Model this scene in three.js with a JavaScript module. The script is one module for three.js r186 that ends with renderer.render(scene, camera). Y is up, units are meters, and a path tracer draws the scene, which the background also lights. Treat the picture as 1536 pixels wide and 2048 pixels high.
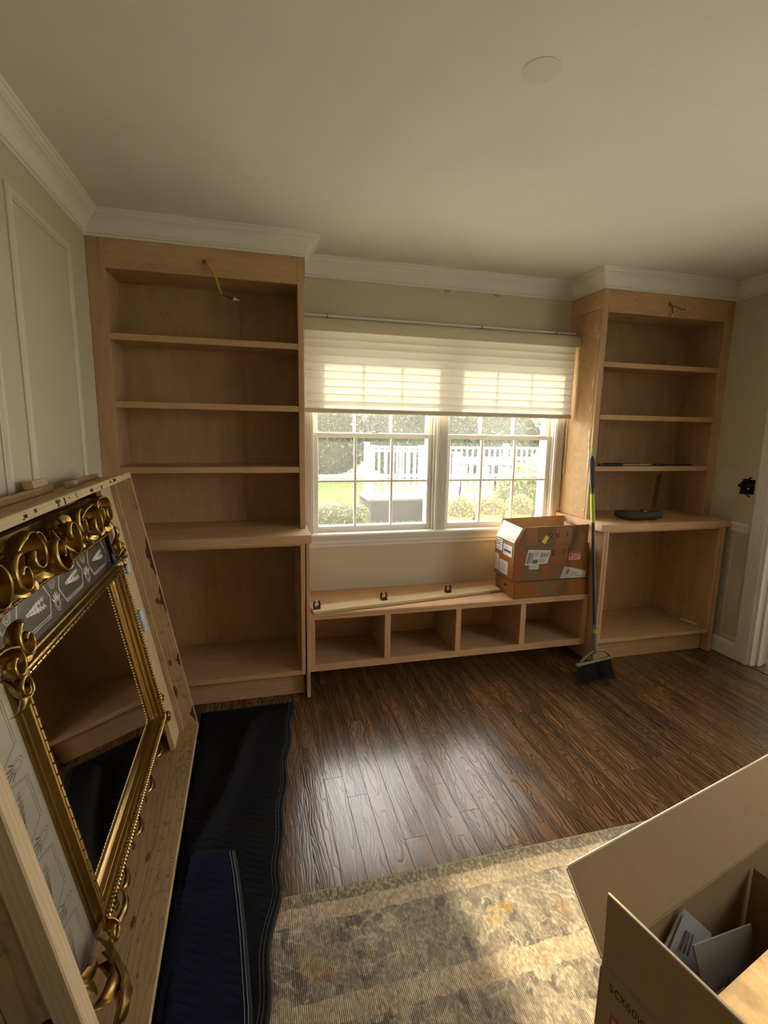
import * as THREE from 'three';
import { mergeGeometries, mergeVertices } from 'three/addons/utils/BufferGeometryUtils.js';

// ---------------------------------------------------------------- camera, sky, sun, exposure
const scene = new THREE.Scene();
const camera = new THREE.PerspectiveCamera(92.2216, 1536 / 2048, 0.05, 300);
camera.position.set(0.7566, 1.4641, 3.0511);
camera.rotation.set(-0.16281, -0.25128, 0.0164, 'YXZ');

const SKY_DOME = 4.0, SKY_HALO = 50;
const SUN_TO = new THREE.Vector3(0.12, -0.47, 1).normalize();      // the way the sunlight travels
// hazy late-day sky: an even pale dome, a little brighter towards the horizon, with the white aureole of haze round the sun
{
  const W = 512, Hh = 256, d = new Float32Array(W * Hh * 4), toSun = SUN_TO.clone().negate(), v = new THREE.Vector3();
  for (let j = 0, o = 0; j < Hh; j++) for (let i = 0; i < W; i++, o += 4) {
    const up = ((j + 0.5) / Hh - 0.5) * Math.PI, round = ((i + 0.5) / W - 0.5) * 2 * Math.PI;
    v.set(Math.cos(round) * Math.cos(up), Math.sin(up), Math.sin(round) * Math.cos(up));
    const ang = Math.acos(Math.min(1, Math.max(-1, v.dot(toSun)))) * 57.3, dome = SKY_DOME * (0.85 + 0.3 * Math.exp(-Math.max(0, v.y) * 4)), halo = SKY_HALO * Math.exp(-ang / 8);
    d[o] = dome * 1.0 + halo; d[o + 1] = dome * 0.965 + halo * 0.98; d[o + 2] = dome * 0.90 + halo * 0.98; d[o + 3] = 1;
  }
  const t = new THREE.DataTexture(d, W, Hh, THREE.RGBAFormat, THREE.FloatType);
  t.mapping = THREE.EquirectangularReflectionMapping; t.magFilter = t.minFilter = THREE.LinearFilter; t.needsUpdate = true;
  scene.background = t;
}
const sun = new THREE.DirectionalLight(new THREE.Color().setRGB(1.0, 0.82, 0.555), 8.5);
sun.position.copy(SUN_TO).multiplyScalar(-30).add(new THREE.Vector3(1.9, 1, 1));
sun.target.position.set(1.9, 1, 1);
sun.castShadow = true;
sun.shadow.radius = 5;
sun.shadow.mapSize.set(4096, 4096);
Object.assign(sun.shadow.camera, { left: -14, right: 14, top: 12, bottom: -12, near: 1, far: 80 });
scene.add(sun, sun.target);

const renderer = new THREE.WebGLRenderer({ antialias: true });
renderer.toneMapping = THREE.LinearToneMapping;
renderer.toneMappingExposure = 2.0;
renderer.shadowMap.enabled = true;
renderer.shadowMap.type = THREE.PCFSoftShadowMap;

// ---------------------------------------------------------------- random numbers and noise
function mulberry(a) {
  return () => { a = (a + 0x6d2b79f5) | 0; let t = Math.imul(a ^ (a >>> 15), 1 | a); t = (t + Math.imul(t ^ (t >>> 7), 61 | t)) ^ t; return ((t ^ (t >>> 14)) >>> 0) / 4294967296; };
}
const rnd = mulberry(20241);
const rr = (a, b) => a + (b - a) * rnd();
const { clamp, lerp, smoothstep } = THREE.MathUtils;
const V3 = (x, y, z) => new THREE.Vector3(x, y, z);
function hash2(x, y, s) { let h = Math.imul(x, 374761393) ^ Math.imul(y, 668265263) ^ Math.imul(s, 1274126177); h = Math.imul(h ^ (h >>> 13), 1274126177); return ((h ^ (h >>> 16)) >>> 0) / 4294967296; }
function noise(x, y, s = 0, px = 0, py = 0) {                         // value noise, 0..1, periodic when px, py are given
  const ix = Math.floor(x), iy = Math.floor(y), fx = x - ix, fy = y - iy, u = fx * fx * (3 - 2 * fx), v = fy * fy * (3 - 2 * fy);
  const w = (a, p) => (p ? ((a % p) + p) % p : a);
  const x0 = w(ix, px), x1 = w(ix + 1, px), y0 = w(iy, py), y1 = w(iy + 1, py);
  return lerp(lerp(hash2(x0, y0, s), hash2(x1, y0, s), u), lerp(hash2(x0, y1, s), hash2(x1, y1, s), u), v);
}
function fbm(x, y, s, oct = 4, px = 0, py = 0) { let a = 0.5, r = 0, n = 0; for (let i = 0; i < oct; i++) { r += a * noise(x, y, s + i * 17, px, py); n += a; a *= 0.5; x *= 2; y *= 2; px *= 2; py *= 2; } return r / n; }

// ---------------------------------------------------------------- textures
const enc = (c) => (c <= 0.0031308 ? c * 12.92 : 1.055 * Math.pow(c, 1 / 2.4) - 0.055);
function tex(w, h, fn, { color = true, su = 1, sv = 1, wrap = true } = {}) {   // fn(x, y in pixels) gives linear rgb or a number
  const d = new Uint8Array(w * h * 4);
  for (let y = 0, o = 0; y < h; y++) for (let x = 0; x < w; x++, o += 4) {
    const c = fn(x, y);
    for (let k = 0; k < 3; k++) { const q = typeof c === 'number' ? c : c[k]; d[o + k] = clamp(Math.round((color ? enc(Math.max(q, 0)) : q) * 255), 0, 255); }
    d[o + 3] = 255;
  }
  const t = new THREE.DataTexture(d, w, h, THREE.RGBAFormat);
  finish(t, color, su, sv, wrap);
  return t;
}
function finish(t, color, su, sv, wrap) {
  t.colorSpace = color ? THREE.SRGBColorSpace : THREE.NoColorSpace;
  t.wrapS = t.wrapT = wrap ? THREE.MirroredRepeatWrapping : THREE.ClampToEdgeWrapping;
  t.magFilter = THREE.LinearFilter; t.minFilter = THREE.LinearMipmapLinearFilter; t.generateMipmaps = true;
  t.repeat.set(1 / su, 1 / sv); t.needsUpdate = true;
}
function canvasTex(w, h, draw, color = true) {
  const c = document.createElement('canvas'); c.width = w; c.height = h;
  const g = c.getContext('2d'); draw(g, w, h);
  const t = new THREE.CanvasTexture(c); finish(t, color, 1, 1, false);
  return t;
}
const mix3 = (a, b, t) => [lerp(a[0], b[0], t), lerp(a[1], b[1], t), lerp(a[2], b[2], t)];
const mul3 = (a, k) => [a[0] * k, a[1] * k, a[2] * k];

// stained oak: eight strips side by side, each one board wide
const oakRing = (x, y) => {
  const strip = Math.floor(x / 128), lx = (x % 128) / 128 - 0.5, ly = y / 2048;
  const s = strip * 31 + 7, cathedral = strip % 4 !== 3;
  const x0 = (hash2(strip, 3, 1) - 0.5) * (cathedral ? 0.5 : 3.2), wob = (fbm(lx * 2.2 + 5, ly * 9, s, 3) - 0.5);
  const d = 0.1 + 0.35 * hash2(strip, 9, 2) + 0.28 * (noise(1.5, ly * 3.3, s + 3) - 0.4);
  const dx = lx - x0 + 0.34 * (noise(3.3, ly * 4, s + 5) - 0.5);
  return Math.sqrt(dx * dx + d * d) * (cathedral ? 9 : 7) + ly * (hash2(strip, 5, 4) > 0.5 ? 10 : -10) * (cathedral ? 1 : 0.15) + wob * 3.4;
};
const oakR = new Float32Array(1024 * 2048), oakCache = new Float32Array(1024 * 2048);
for (let y = 0, o = 0; y < 2048; y++) for (let x = 0; x < 1024; x++, o++) oakR[o] = oakRing(x, y);
for (let y = 0, o = 0; y < 2048; y++) for (let x = 0; x < 1024; x++, o++) {        // dark latewood lines of even width, sharp on one side
  const R = oakR[o], f = R - Math.floor(R), strip = Math.floor(x / 128), lx = x % 128;
  const gx = lx < 127 ? oakR[o + 1] - R : R - oakR[o - 1], gy = y < 2047 ? oakR[o + 1024] - R : R - oakR[o - 1024], grad = Math.max(0.004, Math.hypot(gx, gy));
  const k = 0.5 + 0.5 * hash2(Math.floor(R), strip, 8), w = 4.6 + 4.6 * noise(x * 0.05, y * 0.006, 21), line = Math.exp(-((1 - f) / grad) / w) * (1 - Math.exp(-(1 - f) / grad / 0.8));
  const pore = Math.pow(noise(x * 0.5, y * 0.009, 77), 4), fine = Math.pow(noise(x * 0.95, y * 0.016, 99), 3);
  oakCache[o] = clamp(line * k * 1.45 + 0.32 * pore + 0.22 * fine * smoothstep(f, 0.1, 0.9), 0, 1);
}
const T = {};
T.oak = tex(1024, 2048, (x, y) => {
  const l = oakCache[y * 1024 + x], tone = 0.78 + 0.5 * fbm(x * 0.02, y * 0.004, 41, 3), strip = Math.floor(x / 128);
  const base = mix3([0.175, 0.094, 0.042], [0.145, 0.074, 0.032], hash2(strip, 1, 6));
  return mul3(mix3(base, [0.022, 0.011, 0.0055], Math.min(1, l * 1.2)), tone);
});
T.oakBump = tex(1024, 2048, (x, y) => 1 - oakCache[y * 1024 + x], { color: false });

// pale maple veneer, sheets a metre wide, grain along v
T.maple = tex(1024, 1024, (x, y) => {
  const f = fbm(x / 40, y / 256, 5, 4, 25.6 | 0, 4), g = noise(x / 2.2, y / 60, 9), q = fbm(x / 130, y / 170, 15, 3);
  const fleck = smoothstep(noise(x / 7, y / 22, 33), 0.8, 0.97) * 0.16;
  return mul3(mix3([0.58, 0.375, 0.205], [0.44, 0.26, 0.13], f * 0.75), 0.9 + 0.12 * g + 0.26 * (q - 0.5) - fleck);
}, { su: 0.9, sv: 0.9 });
T.mdf = tex(512, 512, (x, y) => {
  const f = fbm(x / 20, y / 20, 8, 4), b = fbm(x / 120, y / 120, 3, 3);
  return mul3(mix3([0.52, 0.33, 0.155], [0.40, 0.235, 0.10], f), 0.82 + 0.36 * b);
}, { su: 0.7, sv: 0.7 });
// rough pine and ply of the crate
const pineKnots = [[180, 260, 26], [760, 640, 34], [420, 880, 18], [900, 130, 20], [560, 420, 14]];
T.pine = tex(1024, 1024, (x, y) => {
  let wx = x, dark = 0;
  for (const [kx, ky, kr] of pineKnots) {
    const dx = x - kx, dy = (y - ky) / 2.0, d = Math.hypot(dx, dy);
    wx += (dx / (d + 1)) * kr * 1.6 * Math.exp(-d / (kr * 2.2));
    dark = Math.max(dark, 1 - smoothstep(d + 6 * noise(x / 6, y / 6, 4), kr * 0.55, kr));
  }
  const R = wx / 34 + 2.2 * fbm(wx / 160, y / 520, 6, 3) * 2, f = R - Math.floor(R), l = Math.pow(f, 3);
  const blot = fbm(x / 90, y / 150, 61, 4), c = mix3([0.47, 0.325, 0.175], [0.32, 0.195, 0.09], clamp(l * 0.75 + (blot - 0.5) * 0.7, 0, 1));
  const grime = smoothstep(fbm(x / 50, y / 30, 91, 4), 0.62, 0.85) * 0.45;
  return mul3(mix3(mix3(c, [0.12, 0.055, 0.022], dark), [0.12, 0.075, 0.035], grime), 0.9 + 0.2 * noise(x / 1.7, y / 40, 2));
}, { su: 0.55, sv: 0.9 });
T.spruce = tex(512, 1024, (x, y) => { const R = x / 22 + 1.6 * fbm(x / 120, y / 500, 36, 3), f = R - Math.floor(R); return mul3(mix3([0.57, 0.43, 0.255], [0.46, 0.315, 0.17], Math.pow(f, 3) * 0.8), 0.9 + 0.16 * noise(x / 1.6, y / 40, 5)); }, { su: 0.3, sv: 0.9 });
T.card = tex(512, 512, (x, y) => {
  const flute = 0.5 + 0.5 * Math.sin((y / 512) * Math.PI * 2 * 44);
  return mul3([0.36, 0.235, 0.115], 0.88 + 0.1 * fbm(x / 30, y / 30, 4, 4) + 0.05 * noise(x / 1.5, y / 5, 6) + 0.03 * flute);
}, { su: 0.4, sv: 0.4 });
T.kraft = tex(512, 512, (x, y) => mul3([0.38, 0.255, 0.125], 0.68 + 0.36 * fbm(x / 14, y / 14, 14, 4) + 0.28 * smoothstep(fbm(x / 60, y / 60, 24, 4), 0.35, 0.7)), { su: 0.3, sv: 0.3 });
T.plaster = tex(512, 512, (x, y) => 0.35 + 0.3 * fbm(x / 9, y / 9, 7, 3) + 0.3 * fbm(x / 60, y / 60, 17, 3), { color: false, su: 0.5, sv: 0.5 });
T.paint = tex(512, 512, (x, y) => mul3([1, 1, 1], 0.93 + 0.09 * fbm(x / 80, y / 80, 27, 4)), { su: 1.7, sv: 1.7 });
T.lawn = tex(512, 512, (x, y) => mix3([0.05, 0.11, 0.02], [0.17, 0.27, 0.05], fbm(x / 10, y / 10, 18, 4)), { su: 3, sv: 3 });
T.quilt = tex(512, 512, (x, y) => {
  const zig = Math.abs(((x / 64) % 2) - 1) * 22, l = ((y + zig * 1.5) % 32) / 32;
  return 0.25 + 0.6 * Math.pow(Math.sin(Math.PI * l), 0.6) + 0.15 * noise(x / 2, y / 2, 3);
}, { color: false, su: 0.42, sv: 0.42 });
T.blanket = tex(256, 256, (x, y) => mul3([1, 1, 1], 0.7 + 0.5 * noise(x / 1.5, y / 3, 3) * noise(x / 20, y / 20, 8)), { su: 0.2, sv: 0.2 });

// the rug: x 0.35..3.15 across, d = metres in from its woven edge
const RUG = { x0: 0.5, x1: 3.0, z0: 1.683, z1: 4.05 };
const rugBlobs = [];
{ const r = mulberry(88);
  for (let i = 0; i < 260; i++) rugBlobs.push([0.4 + 2.7 * r(), 0.11 + 2.2 * r(), 0.010 + 0.024 * r(), Math.floor(r() * 5), r()]);
  for (const b of [[1.02, 0.235, 0.016, 1, 0], [1.05, 0.195, 0.02, 0, 0], [0.86, 0.225, 0.03, 1, 0], [0.9, 0.25, 0.028, 2, 0], [1.455, 0.185, 0.022, 1, 0], [1.42, 0.215, 0.028, 1, 0], [1.315, 0.14, 0.016, 1, 0], [1.64, 0.235, 0.026, 2, 0], [1.62, 0.225, 0.014, 3, 0], [1.16, 0.345, 0.014, 2, 0], [1.48, 0.33, 0.014, 2, 0], [1.25, 0.25, 0.03, 3, 0]]) rugBlobs.push(b); }
const rugGrid = new Map();
for (const b of rugBlobs) for (let gx = Math.floor((b[0] - 0.05) / 0.1); gx <= Math.floor((b[0] + 0.05) / 0.1); gx++) for (let gy = Math.floor((b[1] - 0.05) / 0.1); gy <= Math.floor((b[1] + 0.05) / 0.1); gy++) { const k = gx + ',' + gy; if (!rugGrid.has(k)) rugGrid.set(k, []); rugGrid.get(k).push(b); }
const RC = { cream: [0.56, 0.47, 0.33], grey: [0.29, 0.25, 0.19], dark: [0.14, 0.128, 0.115], gold: [0.37, 0.255, 0.085], rust: [0.36, 0.20, 0.11], olive: [0.27, 0.225, 0.145] };
T.rug = tex(2048, 1880, (px, py) => {
  const x = RUG.x0 + (px / 2048) * (RUG.x1 - RUG.x0), d = (1 - py / 1880) * (RUG.z1 - RUG.z0);
  const wx = x + (fbm(x * 60, d * 60, 13, 3) - 0.5) * 0.026, wd = d + (fbm(x * 40, d * 40, 3, 3) - 0.5) * 0.016;
  const speck = noise(px / 2.6, py / 5.5, 51), speck2 = noise(px / 5, py / 8, 53), wear = fbm(x * 16, d * 16, 55, 4), worn = fbm(x * 45, d * 30, 58, 3);
  let c;
  const band = wd < 0.05 ? 'olive' : wd < 0.108 ? 'cream' : wd < 0.315 ? 'field' : wd < 0.378 ? 'cream' : 'field';
  if (d < 0.01) c = mul3(RC.olive, 1.3);
  else if (band === 'olive') c = mix3(RC.olive, speck2 > 0.5 ? RC.cream : RC.dark, speck > 0.58 ? 0.5 : 0.05);
  else if (band === 'cream') c = mix3(RC.cream, speck2 > 0.55 ? RC.olive : RC.rust, (speck > 0.52 ? 0.6 : 0.1) * (0.3 + wear));
  else {
    c = mix3(RC.grey, RC.dark, smoothstep(fbm(x * 9, d * 12, 57, 3), 0.46, 0.64) * (speck > 0.35 ? 0.9 : 0.3));
    const vine = Math.abs(Math.sin(wx * 21 + 2.4 * Math.sin(wd * 17)) * Math.cos(wd * 24 + 1.7 * Math.sin(wx * 13)) - 0.15);
    if (vine < 0.05 + 0.22 * (wear - 0.38) && worn > 0.36) c = mix3(c, RC.cream, speck > 0.34 ? 0.75 : 0.2);
    for (const b of rugGrid.get(Math.floor(x / 0.1) + ',' + Math.floor(d / 0.1)) ?? []) {
      const e = Math.abs(wx - b[0]) * (0.7 + b[4]) + Math.abs(wd - b[1]);
      if (e < b[2] * (0.7 + 0.7 * worn)) c = mix3(c, [RC.cream, RC.gold, RC.rust, RC.dark, RC.cream][b[3]], speck > 0.3 ? 0.75 : 0.3);
    }
    if (worn > 0.42) c = mix3(c, RC.cream, speck > 0.5 ? 0.5 : 0.12);
  }
  const rib = 0.5 + 0.5 * Math.sin(px * 1.45 + 1.4 * noise(px / 30, py / 60, 71));
  return mul3(c, (0.66 + 0.46 * rib) * (0.76 + 0.48 * speck2));
}, { wrap: false });
T.rugBump = tex(512, 512, (x, y) => 0.5 + 0.35 * Math.sin((x / 512) * Math.PI * 2 * 64) + 0.3 * (noise(x / 2, y / 5, 4) - 0.5), { color: false, su: 0.32, sv: 0.32 });

// ---------------------------------------------------------------- materials
function mat(rgb, rough = 0.8, more = {}) {
  const m = new THREE.MeshPhysicalMaterial({ roughness: rough, metalness: 0, ...more });
  m.color.setRGB(...rgb);
  return m;
}
const W1 = [1, 1, 1], FR = 0.2;
const M = {
  oak: mat(W1, FR, { map: T.oak, bumpMap: T.oakBump, bumpScale: 0.0003 }),
  oak2: mat([1.09, 1.07, 1.05], FR, { map: T.oak, bumpMap: T.oakBump, bumpScale: 0.0003 }),
  oak3: mat([0.9, 0.89, 0.88], FR, { map: T.oak, bumpMap: T.oakBump, bumpScale: 0.0003 }),
  subfloor: mat([0.03, 0.02, 0.012], 0.9),
  maple: mat(W1, 0.62, { map: T.maple }),
  mapleEdge: mat([1.06, 1.04, 1.02], 0.62, { map: T.maple }),
  mapleSheet: mat([0.95, 0.93, 0.91], 0.62, { map: T.maple }),
  mdf: mat(W1, 0.7, { map: T.mdf }),
  pine: mat(W1, 0.8, { map: T.pine }),
  spruce: mat(W1, 0.75, { map: T.spruce }),
  card: mat(W1, 0.85, { map: T.card }),
  cardEdgeSunlit: mat([0.78, 0.66, 0.45], 0.9),  // sunlight on the flap edges, put into the colour
  kraft: mat(W1, 0.9, { map: T.kraft }),
  wall: mat([0.60, 0.53, 0.40], 0.75, { map: T.paint, bumpMap: T.plaster, bumpScale: 0.0006 }),
  wallPatch: mat([0.64, 0.58, 0.47], 0.9, { bumpMap: T.plaster, bumpScale: 0.001 }),
  ceiling: mat([0.79, 0.77, 0.72], 0.85, { map: T.paint, bumpMap: T.plaster, bumpScale: 0.0006 }),
  trim: mat([0.82, 0.79, 0.745], 0.5),
  trimPanel: mat([0.67, 0.61, 0.49], 0.5),
  sash: mat([0.74, 0.71, 0.65], 0.4),
  white: mat([0.78, 0.78, 0.76], 0.6),
  black: mat([0.012, 0.012, 0.013], 0.5),
  darkVoid: mat([0.01, 0.009, 0.008], 0.95),
  iron: mat([0.05, 0.045, 0.04], 0.4, { metalness: 0.8 }),
  steel: mat([0.5, 0.48, 0.45], 0.35, { metalness: 1 }),
  gold: mat([0.36, 0.225, 0.066], 0.3, { metalness: 1, bumpMap: T.plaster, bumpScale: 0.002 }),
  goldBright: mat([0.62, 0.45, 0.19], 0.24, { metalness: 1 }),
  goldDark: mat([0.20, 0.12, 0.034], 0.4, { metalness: 1 }),
  mirror: mat([0.66, 0.63, 0.58], 0.03, { metalness: 1 }),
};
const glass = mat([0.97, 0.98, 0.97], 0.16, { transmission: 1, thickness: 0, ior: 1.5, specularIntensity: 0.8 });
const clearGlass = mat([0.98, 0.99, 0.98], 0.0, { transmission: 1, thickness: 0, ior: 1.5 });
const shadeCloth = mat([0.88, 0.84, 0.73], 1, { transmission: 0.12, thickness: 0, side: THREE.DoubleSide, specularIntensity: 0 });

// ---------------------------------------------------------------- builders
const taken = new Map();
function numbered(name) { const n = taken.get(name) ?? 0; taken.set(name, n + 1); return n ? `${name}_${String(n).padStart(3, '0')}` : name; }
function shadows(o) { o.castShadow = o.receiveShadow = true; return o; }
function part(name, geo, m, parent, label) {
  const o = shadows(new THREE.Mesh(geo, m)); o.name = name; parent.add(o);
  if (label) o.userData.label = label;
  return o;
}
function tag(o, label, category, group) { Object.assign(o.userData, { label, category }); if (group) o.userData.group = group; return o; }
function thing(name, label, category, pos = [0, 0, 0], group) {
  const o = new THREE.Group(); o.name = numbered(name); o.position.set(...pos); scene.add(o);
  return tag(o, label, category, group);
}
function solo(name, geo, m, label, category, group) { return tag(part(numbered(name), geo, m, scene), label, category, group); }
function struct(name, geo, m, label, category) {
  const o = geo ? part(name, geo, m, scene) : new THREE.Group();
  if (!geo) { o.name = name; scene.add(o); }
  o.userData.kind = 'structure'; if (label) o.userData.label = label; if (category) o.userData.category = category;
  return o;
}
// geometry from loose triangles with flat normals and uv in metres; g is the axis the grain runs along
function fromTris(tris, g = 'y', off) {
  const p = [], n = [], t = [], a = new THREE.Vector3(), b = new THREE.Vector3(), c = new THREE.Vector3(), e = new THREE.Vector3(), f = new THREE.Vector3();
  const [ou, ov] = off ?? [rnd() * 3, rnd() * 3], gi = 'xyz'.indexOf(g);
  for (let i = 0; i < tris.length; i += 3) {
    a.set(...tris[i]); b.set(...tris[i + 1]); c.set(...tris[i + 2]);
    e.subVectors(b, a).cross(f.subVectors(c, a)).normalize();
    const ab = [Math.abs(e.x), Math.abs(e.y), Math.abs(e.z)], ni = ab.indexOf(Math.max(...ab));
    const vi = ni === gi ? (gi + 1) % 3 : gi, ui = 3 - ni - vi;
    for (const q of [tris[i], tris[i + 1], tris[i + 2]]) { p.push(...q); n.push(e.x, e.y, e.z); t.push(q[ui] + ou, q[vi] + ov); }
  }
  const geo = new THREE.BufferGeometry();
  geo.setAttribute('position', new THREE.Float32BufferAttribute(p, 3)); geo.setAttribute('normal', new THREE.Float32BufferAttribute(n, 3)); geo.setAttribute('uv', new THREE.Float32BufferAttribute(t, 2));
  return geo;
}
// box with chamfered edges
function bx(x0, x1, y0, y1, z0, z1, { c = 0.0015, g = 'y', off } = {}) {
  c = Math.min(c, (x1 - x0) / 3, (y1 - y0) / 3, (z1 - z0) / 3);
  const X = [x0, x1], Y = [y0, y1], Z = [z0, z1], tris = [];
  const P = (i, j, k, ax) => [X[i] + (ax === 0 ? 0 : i ? -c : c), Y[j] + (ax === 1 ? 0 : j ? -c : c), Z[k] + (ax === 2 ? 0 : k ? -c : c)];
  const quad = (a, b, d, e, out) => {
    const ux = b[0] - a[0], uy = b[1] - a[1], uz = b[2] - a[2], vx = d[0] - a[0], vy = d[1] - a[1], vz = d[2] - a[2];
    const nx = uy * vz - uz * vy, ny = uz * vx - ux * vz, nz = ux * vy - uy * vx;
    if (nx * out[0] + ny * out[1] + nz * out[2] < 0) tris.push(a, d, b, a, e, d); else tris.push(a, b, d, a, d, e);
  };
  for (const s of [0, 1]) {
    const o = s ? 1 : -1;
    quad(P(s, 0, 0, 0), P(s, 1, 0, 0), P(s, 1, 1, 0), P(s, 0, 1, 0), [o, 0, 0]);
    quad(P(0, s, 0, 1), P(1, s, 0, 1), P(1, s, 1, 1), P(0, s, 1, 1), [0, o, 0]);
    quad(P(0, 0, s, 2), P(1, 0, s, 2), P(1, 1, s, 2), P(0, 1, s, 2), [0, 0, o]);
  }
  for (const i of [0, 1]) for (const j of [0, 1]) {
    const a = i ? 1 : -1, b = j ? 1 : -1;
    quad(P(i, j, 0, 0), P(i, j, 1, 0), P(i, j, 1, 1), P(i, j, 0, 1), [a, b, 0]);
    quad(P(i, 0, j, 0), P(i, 1, j, 0), P(i, 1, j, 2), P(i, 0, j, 2), [a, 0, b]);
    quad(P(0, i, j, 1), P(1, i, j, 1), P(1, i, j, 2), P(0, i, j, 2), [0, a, b]);
    for (const k of [0, 1]) {
      const A = P(i, j, k, 0), B = P(i, j, k, 1), D = P(i, j, k, 2), flip = (i + j + k) % 2;
      if (flip) tris.push(A, B, D); else tris.push(A, D, B);
    }
  }
  return fromTris(tris, g, off);
}
function merge(list) { return list.length === 1 ? list[0] : mergeGeometries(list.map((g) => (g.index ? g.toNonIndexed() : g)), false); }
// a wall: a slab with rectangular holes, as joined boxes; axes a (along), y and thickness t
function slabWithHoles(axis, a0, a1, y0, y1, t0, t1, holes) {
  const as = [...new Set([a0, a1, ...holes.flatMap((h) => [h[0], h[1]])])].sort((p, q) => p - q), ys = [...new Set([y0, y1, ...holes.flatMap((h) => [h[2], h[3]])])].sort((p, q) => p - q), out = [];
  for (let i = 0; i + 1 < as.length; i++) for (let j = 0; j + 1 < ys.length; j++) {
    const ca = (as[i] + as[i + 1]) / 2, cy = (ys[j] + ys[j + 1]) / 2;
    if (holes.some((h) => ca > h[0] && ca < h[1] && cy > h[2] && cy < h[3])) continue;
    out.push(axis === 'x' ? bx(as[i], as[i + 1], ys[j], ys[j + 1], t0, t1, { c: 0, off: [0, 0] }) : bx(t0, t1, ys[j], ys[j + 1], as[i], as[i + 1], { c: 0, off: [0, 0] }));
  }
  return merge(out);
}
// one straight run of a moulding: profile points [o, h] laid along A..B, o along dirO and h along dirH, ends cut to the mitre shifts mA, mB (metres along the run per metre of o)
function run(profile, A, B, dirO, dirH, mA = 0, mB = 0, g) {
  const d = new THREE.Vector3().subVectors(B, A).normalize(), tris = [], n = profile.length;
  const at = (P, [o, h], m) => P.clone().addScaledVector(dirO, o).addScaledVector(dirH, h).addScaledVector(d, m * o).toArray();
  const cross = new THREE.Vector3().crossVectors(dirO, dirH).dot(d) > 0;
  const put = (a, b, c) => (cross ? tris.push(a, b, c) : tris.push(a, c, b));
  for (let i = 0; i < n; i++) {
    const p = profile[i], q = profile[(i + 1) % n], a0 = at(A, p, mA), a1 = at(A, q, mA), b0 = at(B, p, mB), b1 = at(B, q, mB);
    put(a0, a1, b1); put(a0, b1, b0);
  }
  const tri = THREE.ShapeUtils.triangulateShape(profile.map(([o, h]) => new THREE.Vector2(o, h)), []);
  for (const [i, j, k] of tri) { put(at(A, profile[i], mA), at(A, profile[k], mA), at(A, profile[j], mA)); put(at(B, profile[i], mB), at(B, profile[j], mB), at(B, profile[k], mB)); }
  return fromTris(tris, g ?? (Math.abs(d.x) > 0.7 ? 'x' : Math.abs(d.y) > 0.7 ? 'y' : 'z'));
}
// rectangular picture-frame moulding on a plane: corner O, axes e1, e2, normal nrm; profile [inward, proud]
function frame(profile, O, e1, e2, nrm, w, h, name, m, parent) {
  const C = [O.clone(), O.clone().addScaledVector(e1, w), O.clone().addScaledVector(e1, w).addScaledVector(e2, h), O.clone().addScaledVector(e2, h)];
  const inward = [e2, e1.clone().negate(), e2.clone().negate(), e1];
  return [0, 1, 2, 3].map((i) => part(name, run(profile, C[i], C[(i + 1) % 4], inward[i], nrm, 1, -1), m, parent));
}
function tube(points, r, seg = 40, rad = 8, closed = false) { return new THREE.TubeGeometry(new THREE.CatmullRomCurve3(points.map((p) => (p.isVector3 ? p : V3(...p))), closed), seg, r, rad, closed); }
function rod(a, b, r0, r1 = r0, rad = 12) {
  const A = V3(...a), B = V3(...b), d = B.clone().sub(A), g = new THREE.CylinderGeometry(r1, r0, d.length(), rad);
  g.applyQuaternion(new THREE.Quaternion().setFromUnitVectors(V3(0, 1, 0), d.normalize()));
  const c = A.add(B).multiplyScalar(0.5); g.translate(c.x, c.y, c.z);
  return g;
}
// a sheet with thickness through four corners (a, b, c, d in order), thickened along its normal
function sheet(a, b, c, d, t, g = 'x') {
  const A = V3(...a), B = V3(...b), D = V3(...d), n = B.clone().sub(A).cross(D.clone().sub(A)).normalize().multiplyScalar(t);
  const lo = [a, b, c, d], hi = lo.map((p) => [p[0] + n.x, p[1] + n.y, p[2] + n.z]), tris = [];
  tris.push(hi[0], hi[1], hi[2], hi[0], hi[2], hi[3], lo[0], lo[2], lo[1], lo[0], lo[3], lo[2]);
  for (let i = 0; i < 4; i++) { const j = (i + 1) % 4; tris.push(lo[i], lo[j], hi[j], lo[i], hi[j], hi[i]); }
  return fromTris(tris, g);
}
// a flat print laid on a quad (corners from lower left, anticlockwise), with its own 0..1 uv, a fraction of a millimetre thick
function printed(name, corners, texture, parent, { rough = 0.7, lift = 0.0008, label } = {}) {
  const [a, b, c, d] = corners.map((p) => V3(...p)), n = b.clone().sub(a).cross(d.clone().sub(a)).normalize().multiplyScalar(lift);
  const geo = new THREE.BufferGeometry(), P = [a, b, c, d].map((p) => p.clone().add(n)), low = [a, b, c, d];
  const pos = [], uv = [], U = [[0, 0], [1, 0], [1, 1], [0, 1]];
  for (const k of [0, 1, 2, 0, 2, 3]) { pos.push(...P[k].toArray()); uv.push(...U[k]); }
  for (let i = 0; i < 4; i++) { const j = (i + 1) % 4; for (const q of [[low[i], i], [low[j], j], [P[j], j], [low[i], i], [P[j], j], [P[i], i]]) { pos.push(...q[0].toArray()); uv.push(...U[q[1]]); } }
  geo.setAttribute('position', new THREE.Float32BufferAttribute(pos, 3)); geo.setAttribute('uv', new THREE.Float32BufferAttribute(uv, 2)); geo.computeVertexNormals();
  return part(name, geo, mat(W1, rough, { map: texture }), parent, label);
}
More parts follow.
